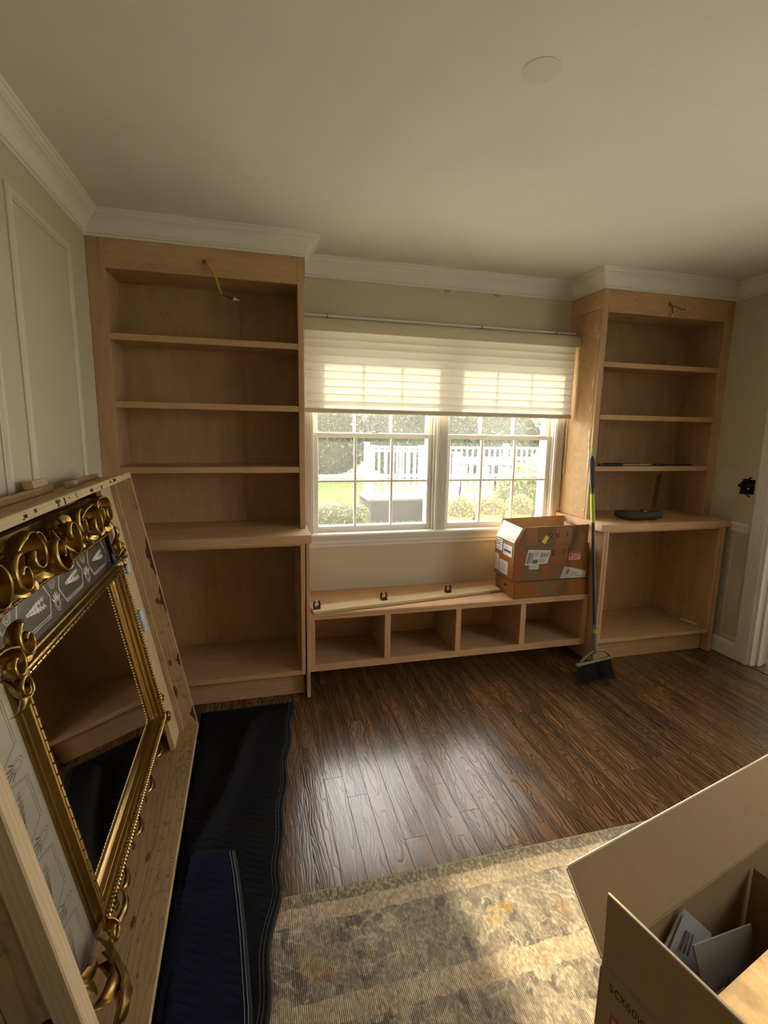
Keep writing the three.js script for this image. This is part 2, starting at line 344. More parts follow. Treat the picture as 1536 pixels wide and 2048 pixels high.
// ================================================================ the room
const H = 2.44, X1 = 3.81, ZR = 6.6, HX = 5.4;               // ceiling height, right wall, rear wall, far wall of the hall
const DU = 0.319, DB = 0.5, CT = 0.92;                       // depth of the bookcases, of the base cabinets, top of the counters

// ---- floor: sub-floor and one mesh per board, boards run towards the window wall
const floor = struct('floor', merge([bx(-0.12, X1 + 0.12, -0.2, -0.0205, -0.16, ZR + 0.12, { c: 0 }), bx(X1 + 0.12, HX + 0.12, -0.2, -0.0205, -0.16, 1.78, { c: 0 })]), M.subfloor, 'dark stained oak strip floor with open grain', 'floor');
{
  const r = mulberry(515), bw = 0.0826;
  for (let k = 0, x = 0.001; x < X1 - 0.02; k++, x += bw) {
    let z = -0.0 - r() * 0.9;
    while (z < 3.6) {
      const len = 0.62 + r() * 0.68, z0 = Math.max(z, 0.001), z1 = Math.min(z + len, 3.6), w = Math.min(bw, X1 - x);
      if (z1 - z0 > 0.03) {
        const geo = bx(x + 0.0004, x + w - 0.0004, -0.02, 0, z0 + 0.0004, z1 - 0.0004, { c: 0.0005, g: 'z', off: [0, 0] });
        const p = geo.attributes.position, uv = geo.attributes.uv, strip = Math.floor(r() * 8), fu = r() > 0.5, fv = r() > 0.5, v0 = r() * (1 - Math.min(1, (z1 - z0) / 1.33));
        for (let i = 0; i < p.count; i++) {
          let a = clamp((p.getX(i) - x) / bw, 0.01, 0.99), b = v0 + (p.getZ(i) - z0) / 1.33;
          if (fu) a = 1 - a; if (fv) b = 1 - b;
          uv.setXY(i, (strip + a) / 8, b);
        }
        const tone = r();
        part('plank', geo, tone < 0.25 ? M.oak2 : tone > 0.75 ? M.oak3 : M.oak, floor);
      }
      z += len;
    }
  }
  part('rear_boards', bx(0.001, X1, -0.02, 0, 3.6, ZR, { c: 0, g: 'z' }), mat([0.13, 0.07, 0.035], 0.3), floor);
  part('hall_boards', bx(X1, HX, -0.02, 0, 0.001, 1.68, { c: 0, g: 'z' }), mat([0.13, 0.07, 0.035], 0.34), floor);
}
// ---- ceiling, walls
const ceilingMesh = struct('ceiling', merge([bx(-0.12, X1 + 0.12, H, H + 0.14, -0.16, ZR + 0.12, { c: 0, off: [0, 0] }), bx(X1 + 0.12, HX + 0.12, H, H + 0.14, -0.16, 1.78, { c: 0, off: [0, 0] })]), M.ceiling, 'smooth cream painted ceiling', 'ceiling');
part('paint_patch', new THREE.CylinderGeometry(0.052, 0.052, 0.0012, 40).translate(1.531, H - 0.0005, 1.68), mat([0.735, 0.71, 0.655], 0.9), ceilingMesh, 'round patched spot on the ceiling');
struct('wall_back', slabWithHoles('x', -0.12, HX + 0.12, -0.02, H, -0.16, 0, [[1.058, 2.778, 0.79, 2.03]]), M.wall, 'beige painted window wall', 'wall');
const wallLeft = struct('wall_left', bx(-0.12, 0, -0.02, H, 0, ZR, { c: 0, off: [0, 0] }), M.wall, 'beige painted wall with raised panel mouldings', 'wall');
const wallRight = struct('wall_right', slabWithHoles('z', 0, ZR, -0.02, H, X1, X1 + 0.12, [[0.742, 1.56, -0.02, 2.04], [0.53, 0.615, 1.10, 1.195], [1.85, 3.35, 0.85, 2.2]]), M.wall, 'beige painted wall beside the fluted door casing', 'wall');
struct('wall_rear', bx(-0.12, X1 + 0.12, -0.02, H, ZR, ZR + 0.12, { c: 0, off: [0, 0] }), M.wall, 'beige wall behind the viewer', 'wall');
struct('wall_hall', merge([slabWithHoles('z', 0, 1.78, -0.02, H, HX, HX + 0.12, [[0.3, 1.5, 0.15, 2.1]]), bx(X1 + 0.12, HX, -0.02, H, 1.68, 1.78, { c: 0, off: [0, 0] })]), M.wall, 'beige wall of the side hall', 'wall');

// ---- unseen house wall above and beside the room, added to cut skylight outside
struct('added_house_front', merge([bx(-9, HX + 0.12, H + 0.15, 6.4, -0.2, 0, { c: 0 }), bx(-9, -0.13, -0.36, H + 0.15, -0.2, 0, { c: 0 })]), mat([0.42, 0.40, 0.36], 0.85), 'unseen outer wall of the house added to shade the garden rails', 'house wall');
// ---- crown moulding: one mitred run per wall line
const crown = struct('trim_1', null, null, 'white stepped crown moulding round the room', 'crown moulding');
{
  const prof = [[0, -0.102], [0.007, -0.102], [0.010, -0.099], [0.010, -0.093], [0.006, -0.0905], [0.013, -0.0885], [0.0165, -0.084], [0.0165, -0.079], [0.013, -0.0765], [0.017, -0.070], [0.023, -0.058], [0.033, -0.044], [0.046, -0.033], [0.060, -0.027], [0.060, -0.0215], [0.066, -0.0205], [0.071, -0.016], [0.072, -0.0105], [0.080, -0.0095], [0.080, 0], [0, 0]];
  const path = [[0, ZR], [0, DU], [1.008, DU], [1.008, 0], [2.816, 0], [2.816, DU], [X1, DU], [X1, ZR]];
  const turn = [0, 1, -1, 1, 1, -1, 1, 0];                     // 1: inside corner, -1: outside corner
  for (let i = 0; i + 1 < path.length; i++) {
    const [ax, az] = path[i], [b, bz] = path[i + 1], l = Math.hypot(b - ax, bz - az), dx = (b - ax) / l, dz = (bz - az) / l;
    part('crown_run', run(prof, V3(ax, H, az), V3(b, H, bz), V3(-dz, 0, dx), V3(0, 1, 0), turn[i], -turn[i + 1]), M.trim, crown);
  }
  // thin bead along the wall line under the ceiling over the window
  part('bead', bx(1.09, 2.735, H - 0.006, H - 0.0005, 0.08, 0.086, { g: 'x' }), M.trim, crown);
}
// ---- panel mouldings on the left wall
{
  const prof = [[0, 0], [0, 0.006], [0.006, 0.012], [0.013, 0.009], [0.020, 0.013], [0.028, 0.013], [0.034, 0.006], [0.038, 0.005], [0.038, 0]];
  const up = V3(0, 1, 0), nx = V3(1, 0, 0), back = V3(0, 0, -1);
  const f = (name, zNear, w, y0, h, label) => { const t = struct(name, null, null, label, 'wall moulding'); frame(prof, V3(0, y0, zNear), back, up, nx, w, h, 'moulding_side', M.trimPanel, t); };
  f('trim_2', 1.112, 0.558, 0.98, 1.245, 'tall picture-frame wall moulding next to the bookcase');
  f('trim_3', 2.35, 1.09, 0.98, 1.245, 'wide picture-frame wall moulding behind the crate');
  f('trim_4', 1.112, 0.558, 0.18, 0.62, 'low picture-frame wall moulding next to the bookcase');
  const rail = [[0, 0], [0.012, 0], [0.018, 0.012], [0.014, 0.022], [0.026, 0.04], [0.03, 0.052], [0.024, 0.062], [0, 0.066]];
  struct('trim_5', run(rail, V3(0, 0.855, ZR), V3(0, 0.855, 0.53), nx, up), M.trim, 'chair rail along the panelled wall', 'chair rail');
  const base = [[0, 0], [0.016, 0], [0.016, 0.085], [0.012, 0.095], [0.006, 0.105], [0, 0.108]];
  struct('baseboard_left', run(base, V3(0, 0.0005, ZR), V3(0, 0.0005, 0.53), nx, up), M.trim, 'white baseboard along the panelled wall', 'baseboard');
  // right wall: short chair rail, baseboard and panel between base cabinet and door casing
  const wx = V3(-1, 0, 0);
  struct('trim_6', run(rail, V3(X1, 0.848, 0.49), V3(X1, 0.848, 0.622), wx, up), M.trim, 'short chair rail between cabinet and door casing', 'chair rail');
  struct('baseboard_right', run(base, V3(X1, 0.0005, 0.47), V3(X1, 0.0005, 0.638), wx, up), M.trim, 'short white baseboard next to the door casing', 'baseboard');
  part('panel_moulding', bx(X1 - 0.007, X1, 0.14, 0.83, 0.512, 0.528), M.trimPanel, wallRight);
  part('panel_moulding', bx(X1 - 0.007, X1, 0.125, 0.14, 0.512, 0.63, { g: 'z' }), M.trimPanel, wallRight);
  const patch = (pts, label) => {
    const s = new THREE.Shape(pts.map(([z, y]) => new THREE.Vector2(z, y)));
    const g = new THREE.ExtrudeGeometry(s, { depth: 0.0012, bevelEnabled: false }); g.rotateY(-Math.PI / 2); g.translate(X1 - 0.0001, 0, 0);
    part('plaster_patch', g, M.wallPatch, wallRight, label);
  };
  const ring = (cz, cy, rz, ry, s) => Array.from({ length: 26 }, (_, i) => { const a = (i / 26) * Math.PI * 2, k = 0.86 + 0.28 * noise(Math.cos(a) * 2 + 9, Math.sin(a) * 2 + 9, s); return [cz + rz * k * Math.cos(a), cy + ry * k * Math.sin(a)]; });
  patch(ring(0.43, 1.15, 0.09, 0.105, 3), 'pale skim coat of plaster round the cable hole');
  patch(ring(0.565, 0.47, 0.05, 0.15, 6), 'pale skim coat of plaster below the chair rail');
}
// ---- window: twin double-hung units in one opening
{
  const reeded = (w, d = 0.018) => { const p = [[0, 0]]; const n = 5; p.push([0, d * 0.7]); for (let i = 0; i < n; i++) { const a = w * (0.08 + 0.84 * (i / n)), b = w * (0.08 + 0.84 * ((i + 1) / n)); p.push([a + 0.0008, d * 0.72], [lerp(a, b, 0.3), d], [lerp(a, b, 0.75), d], [b - 0.0008, d * 0.72]); } p.push([w, d * 0.9], [w, 0]); return p; };
  const up = V3(0, 1, 0), nz = V3(0, 0, 1), ex = V3(1, 0, 0);
  const casing = struct('trim_7', null, null, 'cream fluted window casing with stool and apron', 'window casing');
  part('side_casing', run(reeded(0.066), V3(1.013, 0.82, 0), V3(1.013, 2.03, 0), ex, nz), M.sash, casing);
  part('side_casing', run(reeded(0.066), V3(2.747, 0.82, 0), V3(2.747, 2.03, 0), ex, nz), M.sash, casing);
  part('mullion_casing', run(reeded(0.07, 0.014), V3(1.888, 0.82, -0.002), V3(1.888, 2.03, -0.002), ex, nz), M.sash, casing);
  part('head_casing', bx(1.013, 2.813, 2.02, 2.09, 0, 0.018, { g: 'x' }), M.sash, casing);
  part('stool', run([[-0.06, 0], [0.036, 0], [0.042, 0.005], [0.042, 0.015], [0.036, 0.021], [-0.06, 0.021]], V3(1.012, 0.799, 0), V3(2.814, 0.799, 0), nz, up), M.sash, casing);
  part('apron', run([[0, 0], [0.01, 0], [0.014, 0.01], [0.010, 0.016], [0.016, 0.028], [0.016, 0.05], [0.022, 0.056], [0.022, 0.072], [0, 0.072]], V3(1.014, 0.727, 0), V3(2.812, 0.727, 0), nz, up), M.sash, casing);
  const unit = (name, x0, x1, gx0, gx1, mx, label) => {
    const w = struct(name, null, null, label, 'window');
    const fr = [bx(x0 - 0.022, x0, 0.80, 2.03, -0.158, -0.001), bx(x1, x1 + 0.022, 0.80, 2.03, -0.158, -0.001), bx(x0, x1, 2.0, 2.03, -0.158, -0.001, { g: 'x' }), bx(x0, x1, 0.791, 0.806, -0.158, -0.03, { g: 'x' })];
    part('jamb', merge(fr), M.sash, w);
    part('stop', merge([bx(x0, x0 + 0.012, 0.82, 2.0, -0.028, -0.012), bx(x1 - 0.012, x1, 0.82, 2.0, -0.028, -0.012)]), M.sash, w);
    const sash = (nm, y0, y1, g0, g1, hy, z0, z1) => {
      const s = part(nm, merge([bx(x0 + 0.002, gx0, y0, y1, z0, z1, { c: 0.004 }), bx(gx1, x1 - 0.002, y0, y1, z0, z1, { c: 0.004 }), bx(gx0, gx1, y0, g0, z0, z1, { g: 'x', c: 0.004 }), bx(gx0, gx1, g1, y1, z0, z1, { g: 'x', c: 0.004 })]), M.sash, w);
      const xs = [gx0, ...mx, gx1], ys = [g0, hy, g1], zm = (z0 + z1) / 2;
      for (const m of mx) part('muntin', bx(m - 0.008, m + 0.008, g0, g1, zm - 0.012, zm + 0.014, { c: 0.004 }), M.sash, s);
      for (let i = 0; i < 3; i++) part('muntin', bx(xs[i] + (i ? 0.008 : 0), xs[i + 1] - (i < 2 ? 0.008 : 0), hy - 0.008, hy + 0.008, zm - 0.011, zm + 0.013, { g: 'x', c: 0.004 }), M.sash, s);
      for (let i = 0; i < 3; i++) for (let j = 0; j < 2; j++) part('pane', new THREE.PlaneGeometry(xs[i + 1] - xs[i], ys[j + 1] - ys[j]).translate((xs[i] + xs[i + 1]) / 2, (ys[j] + ys[j + 1]) / 2, zm), glass, s);
      return s;
    };
    const lower = sash('lower_sash', 0.806, 1.45, 0.857, 1.419, 1.145, -0.065, -0.03);
    sash('upper_sash', 1.42, 1.998, 1.452, 1.962, 1.707, -0.105, -0.07);
    // sash lock on the meeting rail
    const cx = (x0 + x1) / 2;
    part('sash_lock', merge([bx(cx - 0.024, cx + 0.024, 1.45, 1.456, -0.062, -0.036), rod([cx, 1.456, -0.05], [cx, 1.464, -0.05], 0.012, 0.009).toNonIndexed(), bx(cx - 0.002, cx + 0.03, 1.458, 1.466, -0.056, -0.046)].map((g) => { g.deleteAttribute('uv'); return g; })), M.steel, lower);
    // outer storm frame with its own rails
    const sf = [bx(x0 + 0.002, x0 + 0.03, 0.81, 1.99, -0.15, -0.135), bx(x1 - 0.03, x1 - 0.002, 0.81, 1.99, -0.15, -0.135), bx(x0 + 0.03, x1 - 0.03, 0.81, 0.845, -0.15, -0.135, { g: 'x' }), bx(x0 + 0.03, x1 - 0.03, 1.157, 1.178, -0.15, -0.135, { g: 'x' }), bx(x0 + 0.03, x1 - 0.03, 1.955, 1.99, -0.15, -0.135, { g: 'x' })];
    part('storm_frame', merge(sf), M.sash, w);
  };
  unit('window_1', 1.079, 1.884, 1.121, 1.838, [1.356, 1.597], 'cream double-hung window unit that looks onto the lawn');
  unit('window_2', 1.962, 2.757, 1.996, 2.714, [2.228, 2.473], 'cream double-hung window unit above the cardboard boxes');
}
// ---- unseen side window added for fill light and window of the side hall
{
  const d = struct('window_4', null, null, 'unseen wide white window added in the right wall for fill light', 'window');
  const n = 2, z0 = 1.85, z1 = 3.35, w = (z1 - z0) / n;
  for (let i = 0; i < n; i++) {
    const a = z0 + i * w, b = a + w;
    part('window_frame', merge([bx(X1 + 0.04, X1 + 0.08, 0.85, 2.2, a + 0.002, a + 0.05), bx(X1 + 0.04, X1 + 0.08, 0.85, 2.2, b - 0.05, b - 0.002), bx(X1 + 0.04, X1 + 0.08, 0.85, 0.91, a + 0.05, b - 0.05, { g: 'z' }), bx(X1 + 0.04, X1 + 0.08, 2.14, 2.2, a + 0.05, b - 0.05, { g: 'z' })]), M.sash, d);
    part('pane', new THREE.PlaneGeometry(w - 0.1, 1.23).rotateY(Math.PI / 2).translate(X1 + 0.06, 1.525, (a + b) / 2), clearGlass, d);
  }
  const h = struct('window_3', null, null, 'white window of the side hall', 'window');
  part('window_frame', merge([bx(HX + 0.03, HX + 0.07, 0.15, 2.1, 0.3, 0.36), bx(HX + 0.03, HX + 0.07, 0.15, 2.1, 1.44, 1.5), bx(HX + 0.03, HX + 0.07, 0.15, 0.22, 0.36, 1.44, { g: 'z' }), bx(HX + 0.03, HX + 0.07, 2.03, 2.1, 0.36, 1.44, { g: 'z' }), bx(HX + 0.03, HX + 0.07, 0.22, 2.03, 0.88, 0.92)]), M.sash, h);
  part('pane', new THREE.PlaneGeometry(1.1, 1.84).rotateY(Math.PI / 2).translate(HX + 0.05, 1.125, 0.9), clearGlass, h);
}
// ---- door opening in the right wall
{
  const flute = [[0, 0], [0, 0.012], [0.006, 0.018], [0.014, 0.018], [0.017, 0.013], [0.021, 0.018], [0.030, 0.018], [0.033, 0.013], [0.037, 0.018], [0.046, 0.018], [0.049, 0.013], [0.053, 0.018], [0.062, 0.018], [0.065, 0.013], [0.070, 0.021], [0.094, 0.021], [0.094, 0]];
  const c = struct('trim_8', null, null, 'white fluted door casing', 'door casing');
  const up = V3(0, 1, 0), wx = V3(-1, 0, 0);
  part('side_casing', run(flute, V3(X1, 0.001, 0.638), V3(X1, 2.12, 0.638), V3(0, 0, 1), wx), M.trim, c);
  part('side_casing', run(flute, V3(X1, 0.001, 1.664), V3(X1, 2.12, 1.664), V3(0, 0, -1), wx), M.trim, c);
  part('head_casing', bx(X1 - 0.02, X1, 2.03, 2.12, 0.733, 1.57, { g: 'z' }), M.trim, c);
  part('jamb', merge([bx(X1 - 0.004, X1 + 0.13, 0.001, 2.03, 0.732, 0.75), bx(X1 - 0.004, X1 + 0.13, 0.001, 2.03, 1.552, 1.57), bx(X1 - 0.004, X1 + 0.13, 2.02, 2.04, 0.75, 1.552, { g: 'z' }), bx(X1 + 0.045, X1 + 0.085, 0.001, 2.02, 0.75, 0.762)]), M.trim, c);
  const d = struct('door_2', null, null, 'white panelled door standing open into the hall', 'door');
  part('leaf', bx(X1 + 0.135, X1 + 0.92, 0.012, 2.02, 0.752, 0.788), M.trim, d);
  for (const [a, b] of [[0.2, 0.85], [1.0, 1.85]]) part('panel', bx(X1 + 0.25, X1 + 0.8, a, b, 0.788, 0.794, { c: 0.004 }), M.trim, d);
  for (const y of [0.29, 1.02, 1.78]) part('hinge', merge([bx(X1 + 0.086, X1 + 0.134, y - 0.045, y + 0.045, 0.7501, 0.7535, { c: 0 }), rod([X1 + 0.136, y - 0.047, 0.757], [X1 + 0.136, y + 0.047, 0.757], 0.006).toNonIndexed()].map((g) => { g.deleteAttribute('uv'); return g; })), M.iron, d, 'dark metal hinge');
}
// ================================================================ built-in cabinets
function holed(x0, x1, y0, y1, z0, z1, cx, cy, r) {              // a board with a round hole
  const s = new THREE.Shape([[x0, y0], [x1, y0], [x1, y1], [x0, y1]].map((p) => new THREE.Vector2(...p)));
  s.holes.push(new THREE.Path().absarc(cx, cy, r, 0, Math.PI * 2, true));
  const g = new THREE.ExtrudeGeometry(s, { depth: z1 - z0, bevelEnabled: false, curveSegments: 20 }); g.translate(0, 0, z0);
  return g;
}
// grain of an extruded board along x: swap its uv
function alongX(g) { const uv = g.attributes.uv; for (let i = 0; i < uv.count; i++) uv.setXY(i, uv.getY(i), uv.getX(i)); return g; }
function bookcase(o) {
  const { x0, x1, sl, sr, label, hole } = o, t = thing('bookcase', label, 'bookcase', [0, 0, 0]);
  const m = M.maple, TOP = 2.40;
  part('stile', bx(x0 + 0.001, sl, CT, TOP, DU - 0.02, DU), m, t); part('stile', bx(sr, x1 - 0.001, CT, TOP, DU - 0.02, DU), m, t);
  part('top_rail', alongX(holed(sl + 0.0006, sr - 0.0006, 2.205, TOP, DU - 0.02, DU - 0.0006, hole[0], hole[1], 0.011)), M.mapleEdge, t);
  const a = Math.max(x0 + 0.002, sl - 0.035), b = Math.min(x1 - 0.002, sr + 0.035), ia = sl - 0.017, ib = sr + 0.017;
  part('side_panel', bx(a, ia, CT, TOP, 0.002, DU - 0.0205), o.outer === 'left' ? M.mdf : M.maple, t);
  part('side_panel', bx(ib, b, CT, TOP, 0.002, DU - 0.0205), o.outer === 'right' ? M.mdf : M.maple, t);
  part('ceiling_panel', bx(ia, ib, 2.215, 2.233, 0.018, DU - 0.0205, { g: 'x' }), M.maple, t);
  const k = 3, w = (ib - ia) / k;
  for (let i = 0; i < k; i++) part('back_panel', bx(ia + i * w, ia + (i + 1) * w, CT, TOP, 0.003, 0.017, { c: 0.0006 }), [M.maple, M.mapleSheet, M.maple][(i + (o.outer === 'left' ? 1 : 0)) % 3], t);
  for (const y of [1.912, 1.589, 1.262]) {
    const s = part('shelf', bx(ia, ib, y - 0.02, y, 0.0175, DU - 0.021, { g: 'x' }), m, t);
    part('shelf_edge', bx(sl + 0.0008, sr - 0.0008, y - 0.031, y, DU - 0.0205, DU - 0.0015, { g: 'x' }), M.mapleEdge, s);
  }
  // exposed outer side facing the window: fibreboard with a maple strip under the crown
  const ox = o.outer === 'left' ? x0 : x1, s = o.outer === 'left' ? -1 : 1;
  const q = (a, b) => [Math.min(a, b), Math.max(a, b)];
  const [p0, p1] = q(ox - s * 0.0005, ox - s * 0.017);
  part('outer_panel', bx(p0, p1, CT, 2.335, 0.002, DU - 0.021), M.mdf, t, 'bare fibreboard side panel facing the window');
  const [r0, r1] = q(ox + s * 0.008, ox);
  part('outer_strip', bx(r0, r1, 2.225, 2.338, 0.002, DU - 0.0005, { g: 'z' }), M.mapleEdge, t);
  return t;
}
const caseA = bookcase({ x0: 0, x1: 1.008, sl: 0.079, sr: 0.976, outer: 'right', hole: [0.526, 2.271], label: 'unpainted maple bookcase with three shelves against the panelled wall' });
const caseB = bookcase({ x0: 2.816, x1: 3.81, sl: 2.853, sr: 3.742, outer: 'left', hole: [3.297, 2.287], label: 'unpainted maple bookcase with three shelves next to the white door casing' });
// grease marks on the back of the bookcase
for (const [x0, x1, y0, y1] of [[3.03, 3.075, 0.93, 1.13], [3.60, 3.66, 0.93, 1.2]]) part('stain', sheet([x0, y0, 0.0172], [x1 - 0.02, y0, 0.0172], [x1, y1, 0.0172], [x0 + 0.02, y1 - 0.03, 0.0172], 0.0004), mat([0.25, 0.15, 0.08], 0.8), caseB, 'brown stain on the back panel');
// pale blobs painted in for sun glancing along the bare side panel edge
{ const r = mulberry(7); for (let i = 0; i < 15; i++) { const y = 0.96 + r() * 1.2; part('sun_glint', new THREE.SphereGeometry(1, 8, 6).scale(0.0025, 0.010 + 0.03 * r(), 0.006 + 0.004 * r()).translate(2.8155, y, 0.296 - r() * r() * 0.03), mat([0.62, 0.50, 0.33], 0.6), caseB, 'pale blob painted in for glancing sun'); } }

function counter(x0, x1, label) {
  const t = thing('countertop', label, 'countertop');
  const nz = 5, d = (0.515 - 0.002) / nz;
  for (let i = 0; i < nz; i++) part('stave', bx(x0, x1, 0.8755, CT, 0.002 + i * d, 0.002 + (i + 1) * d, { g: 'x', c: 0.0007 }), i % 2 ? M.maple : M.mapleEdge, t);
  return t;
}
counter(0.018, 1.018, 'maple slab worktop with a bare top under the bookcase by the panelled wall');
counter(2.785, 3.778, 'maple slab worktop carrying the dark curved bundle');

function baseCabinet(x0, x1, label, end) {
  const t = thing('base_cabinet', label, 'cabinet');
  part('side_panel', bx(x0, x0 + 0.02, 0.136, 0.875, 0.004, DB - 0.022), M.maple, t); part('side_panel', bx(x1 - 0.02, x1, 0.136, 0.875, 0.004, DB - 0.022), M.maple, t);
  part('edge_strip', bx(x0, x0 + 0.02, 0.136, 0.875, DB - 0.0215, DB), M.mapleEdge, t); part('edge_strip', bx(x1 - 0.02, x1, 0.136, 0.875, DB - 0.0215, DB), M.mapleEdge, t);
  const k = 2, w = (x1 - x0 - 0.04) / k;
  for (let i = 0; i < k; i++) part('back_panel', bx(x0 + 0.02 + i * w, x0 + 0.02 + (i + 1) * w, 0.136, 0.875, 0.004, 0.018, { c: 0.0006 }), i ? M.mapleSheet : M.maple, t);
  part('bottom_panel', bx(x0 + 0.0202, x1 - 0.0202, 0.136, 0.157, 0.018, DB - 0.022, { g: 'x' }), M.maple, t);
  part('bottom_edge', bx(x0 + 0.0202, x1 - 0.0202, 0.136, 0.157, DB - 0.0215, DB - 0.001, { g: 'x' }), M.mapleEdge, t);
  part('top_edge', bx(x0 + 0.0202, x1 - 0.0202, 0.862, 0.875, DB - 0.05, DB - 0.001, { g: 'x' }), M.mapleEdge, t);
  part('toe_kick', bx(x0 + 0.004, x1 - 0.004, 0.0005, 0.1355, 0.43, 0.448, { g: 'x' }), M.maple, t);
  part('plinth', bx(x0 + 0.01, x1 - 0.01, 0.0005, 0.1355, 0.02, 0.04, { g: 'x' }), M.maple, t);
  for (const [a, b, z0, z1] of end) part('end_panel', bx(a, b, 0.0005, 0.875, z0, z1), M.maple, t);
  return t;
}
const baseA = baseCabinet(0.004, 0.982, 'open maple base cabinet behind the tilted crate', [[0.9905, 1.0085, 0.42, 0.503]]);
const baseB = baseCabinet(2.838, 3.724, 'open maple base cabinet behind the broom with a white stick inside', [[2.8165, 2.8365, 0.002, DB], [3.73, 3.76, 0.44, DB]]);

// ---- low bench under the window
{
  const t = thing('bench_cabinet', 'low maple bench of four open cubbies under the window', 'bench');
  const x0 = 1.0145, x1 = 2.8145, z = 0.41, st = [[x0, 1.045], [1.451, 1.487], [1.897, 1.931], [2.332, 2.368], [2.778, x1]];
  const xs = [x0, 1.46, 1.90, x1];
  for (let i = 0; i < 3; i++) part('top_board', bx(xs[i] + 0.0003, xs[i + 1] - 0.0003, 0.426, 0.4445, 0.002, z - 0.0205, { g: 'x', c: 0.0006 }), [M.maple, M.mapleEdge, M.maple][i], t);
  part('top_edge', bx(x0, x1, 0.4265, 0.4445, z - 0.02, z + 0.004, { g: 'x', c: 0.003 }), M.mapleEdge, t);
  part('top_rail', bx(x0, x1, 0.4085, 0.426, z - 0.02, z, { g: 'x' }), M.mapleEdge, t);
  part('bottom_rail', bx(x0, x1, 0.1, 0.14, z - 0.02, z, { g: 'x' }), M.mapleEdge, t);
  for (const [a, b] of st) part('stile', bx(a, b, 0.1402, 0.4083, z - 0.02, z - 0.0003), M.mapleEdge, t);
  for (const [a, b] of st) { const c = (a + b) / 2; part('divider', bx(clamp(c - 0.009, x0, x1 - 0.018), clamp(c + 0.009, x0 + 0.018, x1), 0.1275, 0.4255, 0.018, z - 0.0205, { g: 'z' }), M.maple, t); }
  for (let i = 0; i < 4; i++) part('back_panel', bx(st[i][0] + 0.02, st[i + 1][0] + 0.018, 0.1275, 0.4255, 0.003, 0.0175, { g: 'x' }), M.mapleSheet, t);
  part('bottom_panel', bx(x0, x1, 0.108, 0.127, 0.003, z - 0.0205, { g: 'x' }), M.maple, t);
  part('toe_kick', bx(x0, x1, 0.0005, 0.1075, 0.20, 0.218, { g: 'x' }), M.maple, t);
}
// ---- pale board with three pipe clips lying on the bench
{
  const A = V3(1.030, 0, 0.372), B = V3(2.262, 0, 0.212), len = A.distanceTo(B), a = Math.atan2(-(B.z - A.z), B.x - A.x);
  const b = solo('wood_strip', bx(0, len, 0, 0.018, -0.05, 0.05, { g: 'x', c: 0.002 }), M.spruce, 'long pale pine strip lying aslant on the bench top', 'board');
  b.position.set(A.x, 0.446, A.z); b.rotation.y = a;
  const clipGeo = () => {
    const list = [bx(-0.019, 0.019, 0, 0.011, -0.014, 0.014)];
    for (const s of [-1, 1]) list.push(tube([[s * 0.008, 0.004, 0], [s * 0.016, 0.014, 0], [s * 0.018, 0.026, 0], [s * 0.013, 0.036, 0], [s * 0.016, 0.043, 0]], 0.0055, 14, 6).toNonIndexed());
    return merge(list);
  };
  const g = clipGeo(), words = ['black pipe clip near the end of the pine strip by the worktop', 'black pipe clip in the middle of the pine strip', 'black pipe clip on the pine strip close to the cardboard boxes'];
  [[1.06, 0.372], [1.469, 0.302], [1.903, 0.248]].forEach(([x, z], i) => { const c = solo('pipe_clip', g, M.black, words[i], 'clip', 'clips on the pine strip'); c.position.set(x, 0.4642, z); c.rotation.y = a; });
}
